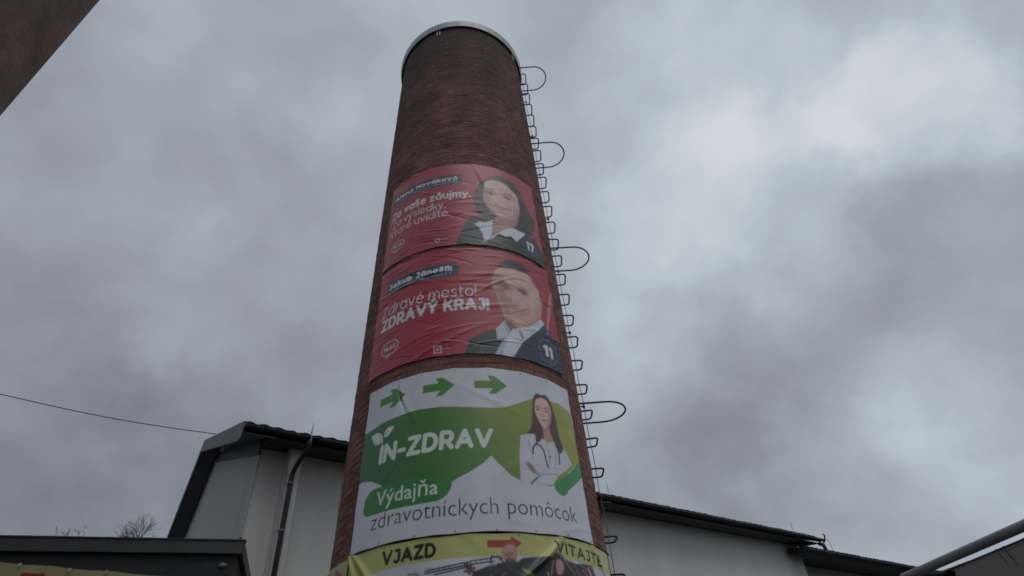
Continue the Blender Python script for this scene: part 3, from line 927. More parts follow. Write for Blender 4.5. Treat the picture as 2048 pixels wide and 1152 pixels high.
def banner_man():
    rm = rad(6.7)
    cv = Canvas(-1.525, 1.465, 5.700, 7.648, rm, (173, 39, 57))
    o, s = (740, 500), 4.8
    b = cv.P([(180, 358), (845, 115), (850, 245), (185, 458)], o, s)
    zt = (b[0, 1] + b[1, 1]) / 2; zb = (b[2, 1] + b[3, 1]) / 2; hgt = zt - zb
    cv.poly([(b[0, 0], zt), (b[1, 0], zt), (b[2, 0], zb), (b[3, 0], zb)], NAVY)
    p = cv.P([(190, 410), (795, 190)], o, s)
    lettering(cv, 'Jakub Jánošík', (p[0, 0], zb + hgt * .40), (p[1, 0], zb + hgt * .40), hgt * .43, WHITE, .030)
    cv.text('kandidát na poslanca zastupiteľstva č. 7', (p[0, 0], zb + hgt * .13), (p[1, 0] - .02, zb + hgt * .13), hgt * .16, (200, 205, 212), .0, .85)
    fitline(cv, 'Zdravé mesto!', (125, 690), (1020, 442), .205, WHITE, .0185, o, s)
    fitline(cv, 'ZDRAVÝ KRAJ!', (112, 822), (1145, 582), .222, WHITE, .046, o, s)
    p = cv.P([(196, 945)], o, s)[0]
    bubble(cv, (p[0], p[1]), .15, .11, WHITE, .012)
    lettering(cv, 'HLAS', (p[0] - .105, p[1] - .035), (p[0] + .105, p[1] - .035), .078, WHITE, .015)
    p = cv.P([(652, 965)], o, s)[0]
    cv.stroke([(p[0] - .045, p[1] - .05), (p[0] - .045, p[1] + .05), (p[0] + .045, p[1] + .05), (p[0] + .045, p[1] - .05), (p[0] - .045, p[1] - .05)], .013, WHITE)
    cv.ellipse(p[0], p[1], .026, .028, WHITE, 0, .45)
    cv.stroke([(p[0] + .065, p[1] + .01), (p[0] + .16, p[1] + .01)], .011, WHITE, .6)
    # portrait
    o, s = (920, 500), 4.8
    Q = lambda pts: cv.P(pts, o, s)
    cv.poly(Q([(430, 640), (500, 700), (590, 755), (490, 775), (465, 825), (410, 770), (370, 720), (400, 660)]), (140, 96, 84), 4, .006)
    face = [(355, 185), (450, 178), (560, 212), (660, 250), (695, 310), (740, 390), (757, 470), (775, 545), (768, 640), (740, 700), (660, 742), (580, 757), (520, 730), (480, 690), (430, 650), (400, 590), (370, 500), (342, 420), (312, 370), (308, 290), (330, 220)]
    cv.poly(Q(face), (218, 174, 160), 5, .005)
    cv.poly(Q([(320, 230), (380, 230), (420, 330), (440, 480), (470, 600), (520, 720), (470, 690), (400, 590), (350, 460), (312, 370)]), (166, 116, 104), 5, .04, .75)
    cv.ellipse(*Q([(640, 480)])[0], .16, .22, (230, 194, 180), 0, .6, .06)
    cv.ellipse(*Q([(520, 260)])[0], .13, .08, (228, 190, 176), -.3, .5, .05)
    cv.poly(Q([(372, 132), (430, 104), (520, 112), (600, 155), (668, 248), (640, 240), (590, 215), (520, 190), (450, 182), (358, 165)]), (44, 36, 33), 4, .012)
    cv.poly(Q([(640, 235), (690, 290), (735, 380), (715, 370), (680, 310)]), (120, 92, 82), 4, .02, .6)
    cv.stroke(Q([(365, 335), (405, 325), (455, 345)]), .028, (86, 62, 54), .85, .008)
    cv.stroke(Q([(548, 385), (600, 388), (648, 432)]), .028, (86, 62, 54), .75, .008)
    for ex, ey, a in ((425, 366, .1), (603, 415, -.4)):
        p = Q([(ex, ey)])[0]
        cv.ellipse(p[0], p[1], .085, .048, (120, 78, 70), a, .85, .01)
        cv.ellipse(p[0], p[1] - .002, .048, .02, (205, 196, 190), a, .9)
        cv.ellipse(p[0], p[1], .028, .028, (34, 26, 26))
        cv.stroke([(p[0] - .06, p[1] + .01), (p[0], p[1] + .03), (p[0] + .06, p[1] + .0)], .013, (50, 36, 32))
    cv.stroke(Q([(490, 370), (480, 450), (462, 510), (500, 545), (545, 540)]), .024, (166, 116, 104), .6, .014)
    cv.ellipse(*Q([(500, 500)])[0], .06, .06, (190, 128, 112), 0, .8, .02)
    cv.stroke(Q([(490, 612), (540, 602), (600, 590), (640, 570)]), .022, (136, 76, 70), .8, .008)
    cv.stroke(Q([(505, 640), (570, 635), (620, 610)]), .034, (196, 130, 120), .7, .012)
    cv.stroke(Q([(640, 540), (662, 575), (640, 625)]), .016, (150, 100, 88), .7, .008)
    cv.poly(Q([(480, 690), (560, 715), (660, 710), (770, 640), (745, 700), (660, 742), (580, 757), (520, 735)]), (180, 132, 118), 4, .02, .7)
    cv.poly(Q([(762, 470), (785, 500), (782, 570), (770, 600)]), (180, 130, 114), 3, .008)
    for (x, y), rx, rz, c_, a_ in (((425, 360), .13, .075, (150, 104, 94), .45), ((605, 410), .13, .075, (166, 118, 106), .40), ((510, 470), .045, .12, (234, 200, 186), .5), ((505, 552), .075, .030, (150, 102, 92), .6),
                                   ((420, 500), .09, .13, (170, 118, 106), .45), ((690, 500), .12, .17, (232, 198, 184), .55), ((560, 655), .10, .03, (170, 120, 108), .5), ((560, 695), .10, .055, (226, 186, 172), .5),
                                   ((735, 600), .07, .17, (176, 128, 114), .45), ((560, 250), .20, .09, (232, 198, 184), .45)):
        q = Q([(x, y)])[0]; cv.ellipse(q[0], q[1], rx, rz, c_, -.15, a_, .030)
    for pts in ([(452, 540), (462, 590), (490, 630)], [(640, 520), (672, 560), (664, 620)], [(400, 250), (520, 235), (620, 265)], [(410, 280), (520, 268), (610, 295)]): cv.stroke(Q(pts), .014, (170, 122, 110), .5, .010)
    for k in range(12): cv.stroke(Q([(380 + k * 20, 150 + k * 7), (400 + k * 21, 115 + k * 9)]), .009, (86, 74, 68), .35, .004)
    cv.soften(Q([(300, 110), (780, 110), (780, 750), (300, 750)]), .005)
    # suit and shirt
    cv.poly(Q([(335, 760), (355, 865), (420, 870), (330, 1040), (40, 1030), (90, 860), (200, 800)]), (26, 27, 31), 0, .004)
    cv.poly(Q([(800, 718), (832, 790), (872, 850), (932, 930), (985, 1180), (960, 1230), (760, 1120), (480, 1060), (600, 890), (660, 850)]), (32, 42, 66), 0, .004)
    cv.poly(Q([(470, 800), (500, 765), (640, 750), (770, 670), (800, 720), (740, 780), (650, 850), (600, 890), (490, 1060), (320, 1040), (400, 900)]), (214, 219, 226), 0, .004)
    cv.poly(Q([(342, 760), (430, 678), (472, 782), (452, 842), (356, 866)]), (196, 204, 214), 0, .004)
    cv.poly(Q([(400, 880), (455, 840), (420, 960), (400, 1050), (320, 1040)]), (170, 178, 190), 0, .01, .8)
    cv.poly(Q([(555, 775), (580, 780), (612, 850), (596, 885)]), (130, 136, 150), 0, .008, .9)
    cv.stroke(Q([(430, 690), (440, 760), (470, 810)]), .018, (120, 126, 140), .8, .006)
    cv.stroke(Q([(100, 900), (250, 880), (380, 900)]), .03, (14, 14, 17), .8, .01)
    p = Q([(838, 985)])[0]
    cv.ellipse(p[0], p[1], .17, .20, (30, 40, 72), 0, .5)
    cv.stroke([(p[0] + .175 * math.cos(t), p[1] + .205 * math.sin(t)) for t in np.linspace(0, 2 * math.pi, 40)], .009, (120, 130, 160), .85)
    lettering(cv, '11', (p[0] - .095, p[1] - .095), (p[0] + .095, p[1] - .095), .20, WHITE, .05)
    ex = [(.45, 6.95, .55, .5, .022, .014), (1.36, 6.6, 1.45, 1.3, .03, .03), (-.6, 7.2, .25, .8, .03, .014), (-.9, 7.05, -.1, .9, .025, .012), (-.4, 5.9, .35, 1.0, .03, .013)]
    fc = cv.P([(1033, 610)])[0]
    flat = lambda S, Z: 1 - .7 * np.exp(-((S - fc[0]) / .34) ** 2 - ((Z - fc[1]) / .46) ** 2)
    hf = lambda S, Z: flat(S, Z) * (creases(S, Z, 31, 60, .0088, (-.4, .45)) + creases(S, Z, 32, 22, .007, (-.3, .3), (.2, .5), (.010, .02))) + creases(S, Z, 33, 0, 0, extra=ex)
    make_banner('election_banner', 'red banner of a short-haired man in navy suit, number 11, above the white banner', cv, hf, group='banners tied round the chimney', edge_lift=.04)


def arrow(cv, p0, p1, hh, col):
    a = [(0, .21), (.50, .21), (.40, .5), (.62, .5), (1, 0), (.62, -.5), (.42, -.5), (.55, -.21), (0, -.21)]
    p0 = np.array(p0); p1 = np.array(p1); u = p1 - p0
    cv.poly([p0 + u * x + np.array([0, hh * y]) for x, y in a], col)


def banner_green():
    rm = rad(4.5)
    cv = Canvas(-1.478, 1.590, 3.458, 5.495, rm, (214, 216, 222))
    o, s = (660, 720), 3.388
    Q = lambda pts: cv.P(pts, o, s)
    # green wave with a yellow-green sweep to the right
    top = [(225, 520), (262, 500), (350, 440), (480, 380), (600, 342), (750, 322), (900, 322), (1050, 328), (1170, 328), (1250, 305), (1360, 268), (1430, 262), (1490, 285), (1540, 300), (1590, 335), (1622, 372)]
    bot = [(1690, 690), (1640, 740), (1500, 860), (1400, 850), (1287, 822), (1220, 782), (1150, 715), (1090, 650), (1040, 700), (950, 760), (830, 825), (600, 900), (420, 880), (345, 848), (290, 828), (230, 832), (205, 850), (195, 700)]
    P = Q(top + bot)
    grad = np.zeros((cv.H, cv.W, 3))
    S, Z = np.meshgrid(cv.S, cv.Z)
    t = np.clip((S + 1.3) / 2.6 + (Z - 4.4) * .18, 0, 1)[..., None]
    c0, c1, c2 = (np.array(lin(*c)) for c in ((44, 110, 60), (86, 134, 58), (160, 162, 66)))
    grad = np.where(t < .5, c0 + (c1 - c0) * t * 2, c1 + (c2 - c1) * (t - .5) * 2)
    i0, i1, j0, j1 = 0, cv.W, 0, cv.H
    ins = np.zeros(S.shape, bool); n = len(P)
    for i in range(n):
        x0, y0 = P[i]; x1, y1 = P[(i + 1) % n]
        if y0 == y1: continue
        ins ^= ((Z < y0) != (Z < y1)) & (S < (x1 - x0) * (Z - y0) / (y1 - y0) + x0)
    cv.img[ins] = grad[ins]
    G = (78, 140, 54)
    for a, b in (((345, 335), (515, 262)), ((634, 222), (848, 185)), ((978, 176), (1196, 187))):
        p = Q([a, b]); zz = 5.245
        arrow(cv, (p[0, 0], zz), (p[1, 0], zz), .26, G)
    # leaf mark and lettering
    W = (226, 234, 226)
    o2, s2 = (720, 840), 6.777
    Q2 = lambda pts: cv.P(pts, o2, s2)
    cv.poly(Q2([(175, 235), (220, 205), (265, 215), (298, 250), (295, 310), (270, 335), (225, 348), (195, 300)]), W, 4)
    cv.stroke(Q2([(235, 195), (290, 200), (318, 250), (312, 320)]), .022, W)
    cv.poly(Q2([(345, 240), (352, 170), (400, 110), (470, 92), (440, 165), (395, 225)]), W, 4)
    cv.stroke(Q2([(355, 215), (395, 150)]), .01, (40, 104, 48))
    fitline(cv, 'IN-ZDRAV', (262, 632), (1800, 372), .245, W, .054, o2, s2, shear=.05, gap=.13)
    # pill with the first word
    p = Q([(238, 1000), (828, 820)])
    sL, sR = p[0, 0], p[1, 0]
    zc = Q([(540, 900)])[0][1]; hh = .150
    pts = []
    for cx, cz, r, a0, a1 in ((sR - .10, zc + hh - .10, .10, 0, 90), (sL + .16, zc + hh - .16, .16, 90, 180), (sL + .09, zc - hh + .09, .09, 180, 270), (sR - .2, zc - hh + .2, .2, 270, 360)):
        for k in range(9):
            a = math.radians(a0 + (a1 - a0) * k / 8); pts.append((cx + r * math.cos(a), cz + r * math.sin(a)))
    cv.poly(pts, (50, 134, 58))
    p = Q([(318, 985), (735, 880)])
    cv.text('Výdajňa', (p[0, 0], zc - .065), (p[1, 0], zc - .065), .165, W, .006)
    p = Q([(283, 1150), (1668, 1108)])
    zb = Q([(980, 1050)])[0][1]
    cv.text('zdravotníckych pomôcok', (p[0, 0], zb), (p[1, 0], zb), .185, (22, 24, 32), -.010)
    # doctor
    o3, s3 = (1010, 770), 5.006
    D = lambda pts: cv.P(pts, o3, s3)
    coat = (214, 214, 220); cs = (166, 164, 174); hair = (84, 58, 48)
    cv.poly(D([(150, 512), (210, 495), (300, 495), (370, 530), (420, 580), (470, 570), (510, 610), (570, 640), (620, 720), (655, 810), (610, 850), (520, 920), (480, 1000), (400, 1012), (260, 998), (150, 962), (140, 700), (145, 560)]), coat, 0, .004)
    cv.poly(D([(275, 122), (310, 88), (350, 104), (400, 110), (440, 170), (470, 260), (500, 350), (515, 430), (530, 520), (560, 600), (572, 665), (530, 692), (490, 605), (450, 500), (440, 560), (420, 580), (370, 540), (330, 580), (302, 560), (300, 505), (240, 492), (205, 490), (250, 440), (262, 330), (265, 200)]), hair, 3, .005)
    cv.poly(D([(375, 415), (432, 415), (445, 560), (422, 585), (380, 530)]), (190, 144, 132), 3, .005)
    cv.poly(D([(300, 150), (350, 134), (400, 160), (430, 210), (450, 280), (450, 340), (436, 400), (400, 442), (360, 412), (322, 350), (296, 280), (290, 210)]), (226, 190, 178), 4, .004)
    cv.poly(D([(430, 230), (450, 300), (448, 360), (420, 430), (400, 440), (420, 350)]), (168, 124, 110), 3, .012, .7)
    cv.stroke(D([(300, 228), (322, 216), (345, 230)]), .014, (70, 48, 42), .9)
    cv.stroke(D([(378, 240), (405, 236), (428, 258)]), .014, (70, 48, 42), .9)
    for q in ((322, 250), (404, 272)):
        p = D([q])[0]; cv.ellipse(p[0], p[1], .024, .014, (60, 44, 40), 0, .9)
    cv.stroke(D([(362, 260), (352, 310), (372, 322)]), .010, (160, 112, 98), .8)
    cv.stroke(D([(352, 356), (380, 362), (410, 358)]), .016, (160, 70, 72), .9)
    for pts, w, a in (([(225, 560), (250, 650), (270, 740)], .016, .8), ([(395, 560), (420, 640), (440, 720), (430, 850)], .012, .8), ([(470, 590), (500, 700), (500, 860)], .012, .8),
                      ([(215, 790), (250, 830), (300, 880), (340, 910)], .05, .75), ([(200, 840), (260, 850)], .012, .7), ([(340, 905), (420, 895), (520, 900)], .018, .7),
                      ([(300, 960), (340, 985), (420, 1000)], .012, .6), ([(560, 660), (600, 740), (630, 820)], .014, .6), ([(170, 560), (165, 700), (175, 860)], .012, .4), ([(480, 830), (560, 850), (600, 800)], .012, .5)):
        cv.stroke(D(pts), w, cs, a, .005)
    cv.poly(D([(215, 775), (262, 800), (310, 880), (280, 885), (235, 840)]), (150, 120, 112), 3, .006, .9)
    cv.stroke(D([(252, 992), (290, 955), (325, 925)]), .02, (52, 84, 62), .9)
    for pts in ([(300, 500), (306, 560), (312, 595), (285, 610), (273, 640), (275, 690)], [(300, 592), (345, 612), (378, 660), (398, 740), (420, 830)], [(520, 650), (530, 720), (537, 800)]):
        cv.stroke(D(pts), .020, (44, 42, 52))
    cv.soften(D([(250, 90), (570, 90), (570, 590), (250, 590)]), .0045)
    p = D([(440, 722)])[0]; cv.ellipse(p[0], p[1], .013, .013, (60, 60, 66))
    # second pill at the right hem
    cv.poly(Q([(1513, 850), (1522, 825), (1575, 795), (1640, 745), (1690, 680), (1720, 700), (1716, 790), (1640, 870), (1592, 915), (1575, 922), (1550, 912), (1522, 880)]), (54, 146, 76), 3)
    cv.poly(Q([(1600, 895), (1710, 790), (1760, 790), (1760, 1000), (1620, 930)]), (214, 216, 222))
    # grey rain marks near the lower hem
    for x0, x1, z, a in ((.2, .55, 3.56, .28), (.4, .9, 3.52, .2), (-.2, .35, 3.51, .16), (.75, 1.1, 3.58, .14), (-1.2, -.7, 3.55, .08)):
        cv.stroke([(x0, z), ((x0 + x1) / 2, z + .02), (x1, z - .015)], .02, (96, 96, 100), a, .02)
    ex = [(-.86, 5.2, 1.95, .45, .022, -.022), (-.74, 5.0, 2.1, .5, .05, .012), (-.93, 4.3, 1.5, 1.6, .05, .006), (.52, 4.5, 1.55, 2.2, .06, .005)]
    hf = lambda S, Z: creases(S, Z, 41, 18, .004, (-.9, .9), (.3, 1.0), (.03, .07)) + creases(S, Z, 43, 0, 0, extra=ex)
    make_banner('shop_banner', 'large white and green banner of a doctor with stethoscope and three green arrows', cv, hf, group='banners tied round the chimney')


def banner_yellow():
    rm = rad(3.2)
    cv = Canvas(-1.475, 2.00, 1.85, 3.450, rm, (192, 192, 112))
    o, s = (640, 1030), 3.303
    o2, s2 = (930, 1060), 6.606
    Q = lambda pts: cv.P(pts, o, s); Q2 = lambda pts: cv.P(pts, o2, s2)
    # white lower field with the group photo
    q = Q([(352, 398), (500, 350), (700, 312), (1000, 283), (1130, 275)])
    cv.poly([(q[0, 0] - .02, 1.8)] + [tuple(v) for v in q] + [(1.2, q[-1, 1]), (2.1, q[-1, 1] - .06), (2.1, 1.8)], (206, 208, 214), 0, .004)
    for a, b in (((700, 380), (1120, 290)), ((700, 395), (1150, 310)), ((760, 400), (1000, 345))):
        cv.stroke(Q([a, b]), .014, (60, 70, 84))
    for x in range(12):
        a = Q([(720 + x * 34, 378 - x * 7.3), (737 + x * 34, 391 - x * 7)])
        cv.stroke(a, .008, (70, 80, 92))
    cv.stroke(Q2([(350, 350), (330, 440)]), .02, (50, 64, 84)); cv.stroke(Q2([(370, 370), (440, 360), (460, 400)]), .02, (50, 64, 84)); cv.stroke(Q2([(470, 360), (490, 430)]), .016, (50, 64, 84))
    for pts, c in (([(0, 470), (60, 540), (150, 600)], (150, 40, 50)), ([(30, 460), (40, 560)], (60, 60, 70)), ([(0, 560), (120, 520)], (150, 60, 60)), ([(80, 470), (60, 590)], (70, 70, 90))):
        cv.stroke(Q2(pts), .03, c)
    dark = (34, 32, 38)
    cv.poly(Q2([(110, 560), (240, 510), (350, 468), (500, 430), (680, 432), (740, 385), (860, 368), (1000, 365), (1130, 372), (1300, 400), (1450, 460), (1600, 470), (1660, 520), (1700, 640), (1500, 1100), (100, 1100), (60, 700)]), dark, 0, .004)
    cv.poly([(-1.0, 1.8), (-.9, 2.75), (1.9, 2.7), (2.0, 1.8)], dark)
    # red arrow and lettering
    p = Q2([(288, 190), (738, 190)]); zz = p[:, 1].mean()
    ar = [(0, .25), (.68, .25), (.68, .5), (1, 0), (.72, -.5), (.68, -.25), (0, -.25)]
    cv.poly([(p[0, 0] + (p[1, 0] - p[0, 0]) * x, zz + .150 * y) for x, y in ar], (164, 46, 44))
    p = Q([(418, 345), (772, 285)])
    lettering(cv, 'VJAZD', p[0], p[1], .150, (24, 24, 22), .036, gap=.12)
    p = Q2([(1150, 150), (1765, 470)])
    q = Q2([(1215, 310), (1775, 515)]); lettering(cv, 'VITAJTE', (p[0, 0], q[0, 1]), (p[1, 0], q[1, 1]), .128, (24, 24, 22), .027, gap=.12)
    # bald bearded man
    cv.poly(Q2([(492, 245), (540, 207), (620, 205), (665, 250), (682, 325), (666, 420), (600, 458), (540, 442), (500, 390), (482, 310)]), (190, 138, 122), 4, .004)
    cv.ellipse(*Q2([(590, 240)])[0], .045, .035, (214, 170, 154), 0, .6, .02)
    cv.poly(Q2([(525, 400), (565, 388), (625, 395), (660, 410), (652, 480), (600, 520), (552, 500)]), (58, 42, 38), 3, .006)
    for q in ((545, 335), (600, 330)):
        a = Q2([q])[0]; cv.ellipse(a[0], a[1], .013, .007, (84, 58, 52), 0, .85); cv.stroke([(a[0] - .022, a[1] + .012), (a[0] + .020, a[1] + .014)], .006, (96, 66, 58), .8)
    cv.stroke(Q2([(572, 340), (566, 385)]), .010, (150, 96, 84)); cv.stroke(Q2([(560, 415), (620, 418)]), .014, (150, 84, 80))
    cv.poly(Q2([(735, 510), (790, 540), (900, 610), (860, 640), (760, 560)]), (120, 160, 60), 0, .004)
    # woman with long dark hair and a second dark jacket
    cv.poly(Q2([(1130, 370), (1170, 320), (1225, 318), (1280, 370), (1330, 470), (1400, 580), (1420, 700), (1110, 700), (1115, 520)]), (40, 28, 28), 3, .005)
    cv.poly(Q2([(1180, 410), (1225, 400), (1270, 440), (1285, 520), (1260, 590), (1210, 600), (1180, 520)]), (186, 140, 126), 3, .006)
    cv.stroke(Q2([(1280, 400), (1340, 480), (1430, 600)]), .02, (150, 110, 100), .8); cv.stroke(Q2([(1140, 420), (1120, 600)]), .016, (170, 150, 140), .7)
    cv.poly(Q2([(1430, 470), (1590, 470), (1600, 620), (1440, 620)]), (46, 38, 44), 3, .006)
    cv.stroke(Q2([(1530, 540), (1590, 620)]), .02, (170, 90, 80)); cv.stroke(Q2([(1620, 470), (1680, 600)]), .02, (150, 60, 60)); cv.stroke(Q2([(1600, 520), (1640, 620)]), .03, (200, 160, 150))
    # clutter of arms, lanyards and tools low in the group photo
    rg = np.random.default_rng(9)
    for _ in range(46):
        a = np.array([rg.uniform(-.55, 1.75), rg.uniform(2.9, 3.20)])
        if a[1] > 3.14 and a[0] < .8: continue
        b = a + rg.normal(0, .06, 2) * np.array([1.2, 1])
        c_ = [(150, 60, 56), (190, 150, 138), (120, 124, 134), (70, 74, 92), (196, 198, 202), (96, 88, 84), (52, 46, 52)][rg.integers(7)]
        cv.stroke([a, (a + b) / 2 + rg.normal(0, .012, 2), b], rg.uniform(.006, .020), c_, .75, .003)
    cv.soften(Q2([(470, 200), (690, 200), (690, 560), (470, 560)]), .004)
    ex = [(.76, 3.22, .80, .6, .03, .035), (.74, 3.20, .80, .6, .09, .016), (-1.38, 3.25, 2.2, .7, .03, .03), (-1.22, 3.2, 2.3, .7, .035, .026), (1.75, 3.15, 2.0, .8, .04, .02)]
    hf = lambda S, Z: creases(S, Z, 51, 16, .006, (-.9, .9), (.3, .8), (.02, .05)) + creases(S, Z, 53, 0, 0, extra=ex)
    root = make_banner('entrance_banner', 'yellow banner reading VJAZD and VITAJTE with red arrow, below the white banner', cv, hf, group='yellow entrance banners', base=.03)
    # black rope threaded along the upper hem
    mb = MB(); mb.tube([cyl(a, 3.455 + .005 * math.sin(a * 11) - .012 * a * a * .5, .034) for a in np.linspace(-.87, 1.20, 70)], .008, 6)
    mb.build('hem_rope', M_ROPE, root, True)
    # a second cloth carries on round the left flank
    cv = Canvas(-3.15, -1.50, 1.85, 3.440, rm, (184, 178, 108))
    Q = lambda pts: cv.P(pts, (640, 980), 6.7)
    p = Q([(440, 1060)])[0]
    zz = 3.27
    cv.poly([(-2.45, zz + .07), (-1.82, zz + .07), (-1.82, zz + .13), (-1.58, zz), (-1.82, zz - .13), (-1.82, zz - .07), (-2.45, zz - .07)], (176, 34, 28))
    cv.poly([(-3.2, 1.8), (-3.2, 2.85), (-1.4, 2.85), (-1.4, 1.8)], (205, 207, 212), 0, .004)
    hf2 = lambda S, Z: creases(S, Z, 61, 10, .006, (-.9, .9), (.3, .8), (.02, .05))
    make_banner('entrance_banner', 'yellow banner end with red arrow wrapping the left flank of the chimney', cv, hf2, group='yellow entrance banners', slant=(.0, 0), base=.02)


banner_woman()
banner_man()
banner_green()
banner_yellow()

# ------------------------------------------------------------------ white hall behind
HZ = 7.6                                              # eave height
E0 = at_height(490, 843, HZ); W0 = at_height(1640, 1075, HZ)
ev = (W0 - E0); LEN = float(np.linalg.norm(ev)); ev = ev / LEN
nv = np.array([-ev[1], ev[0], 0.0])                   # into the building
ga = math.radians(35.3 + 90); gv = np.array([math.cos(ga), math.sin(ga), 0.0])   # gable direction
UP = np.array([0, 0, 1.0])
INS = 0.9                                             # eave overhang
VERGE = 0.62
hall = thing('white_hall', 'long white plastered hall with dark tiled roof behind the chimney', 'building', (float(E0[0]), float(E0[1]), 0))


def hp(a, i, z): return E0 + ev * a + nv * i + UP * (z - HZ)


def gp(i, z, off=0.0): return E0 + gv * i + np.array([-gv[1], gv[0], 0]) * -off + UP * (z - HZ)


def tile_mesh():
    """one roof tile: a shallow S across 0.3 m, 0.42 m up the slope"""
    n = 8; v = []; f = []
    for j, (y, dz) in enumerate(((-.02, 0.0), (.42, .02))):
        for th in (0.0, -.028):
            for k in range(n + 1):
                x = k / n * .305
                h = .020 * math.sin(math.pi * min(1, k / n / .62)) if k / n < .62 else -.009 * math.sin(math.pi * (k / n - .62) / .38)
                v.append((x, y, h + dz + th))
    m = n + 1
    for k in range(n):
        f += [(k, k + 1, 2 * m + k + 1, 2 * m + k), (m + k + 1, m + k, 3 * m + k, 3 * m + k + 1), (k + 1, k, m + k, m + k + 1), (2 * m + k, 2 * m + k + 1, 3 * m + k + 1, 3 * m + k)]
    f += [(0, 2 * m, 3 * m, m), (n, m + n, 3 * m + n, 2 * m + n)]
    return v, f


def eave_tiles(parent, start, count, pitch, slope):
    v, f = tile_mesh()
    mb = MB(); mb.add(v, f); src = mb.build('roof_tile', M_TILE)
    sl = nv * math.cos(slope) + UP * math.sin(slope); nn = np.cross(ev, sl)
    for k in range(count):
        o = src if k == 0 else src.copy()
        if k: COL.objects.link(o)
        o.parent = parent
        j = np.random.default_rng(k).normal(0, 1, 3)
        p = start + ev * (k * pitch) + sl * (.006 * j[0]) + nn * (.004 * j[1]) - np.array(parent.location)
        o.matrix_local = Matrix.Translation(Vector(p)) @ Matrix((Vector(ev), Vector(sl), Vector(nn))).transposed().to_4x4() @ Matrix.Rotation(.012 * j[2], 4, 'Y')


def gutter(parent, a0, a1, z, i0, seg=40):
    """half-round gutter along the eave"""
    mb = MB(); n = 8; r = .075
    for a in np.linspace(a0, a1, 2):
        for rr in (r, r - .006):
            for k in range(n + 1):
                q = math.pi + math.pi * k / n
                mb.v.append(tuple(hp(a, i0 + rr * math.cos(q), z + rr * math.sin(q))))
    m = n + 1
    for k in range(n):
        mb.f += [(k, 2 * m + k, 2 * m + k + 1, k + 1), (m + k, m + k + 1, 3 * m + k + 1, 3 * m + k)]
    mb.f += [(0, m, 3 * m, 2 * m), (n, 2 * m + n, 3 * m + n, m + n)]
    mb.f += [tuple(range(m)) + tuple(range(2 * m - 1, m - 1, -1)), tuple(range(2 * m, 3 * m)) + tuple(range(4 * m - 1, 3 * m - 1, -1))]
    # end discs
    for a in (a0, a1):
        b = len(mb.v)
        for k in range(m):
            q = math.pi + math.pi * k / n
            mb.v.append(tuple(hp(a + (.004 if a == a1 else -.004), i0 + r * math.cos(q), z + r * math.sin(q))))
        mb.f.append(tuple(range(b, b + m)))
    return mb.build('gutter', M_GUTTER, parent, True)


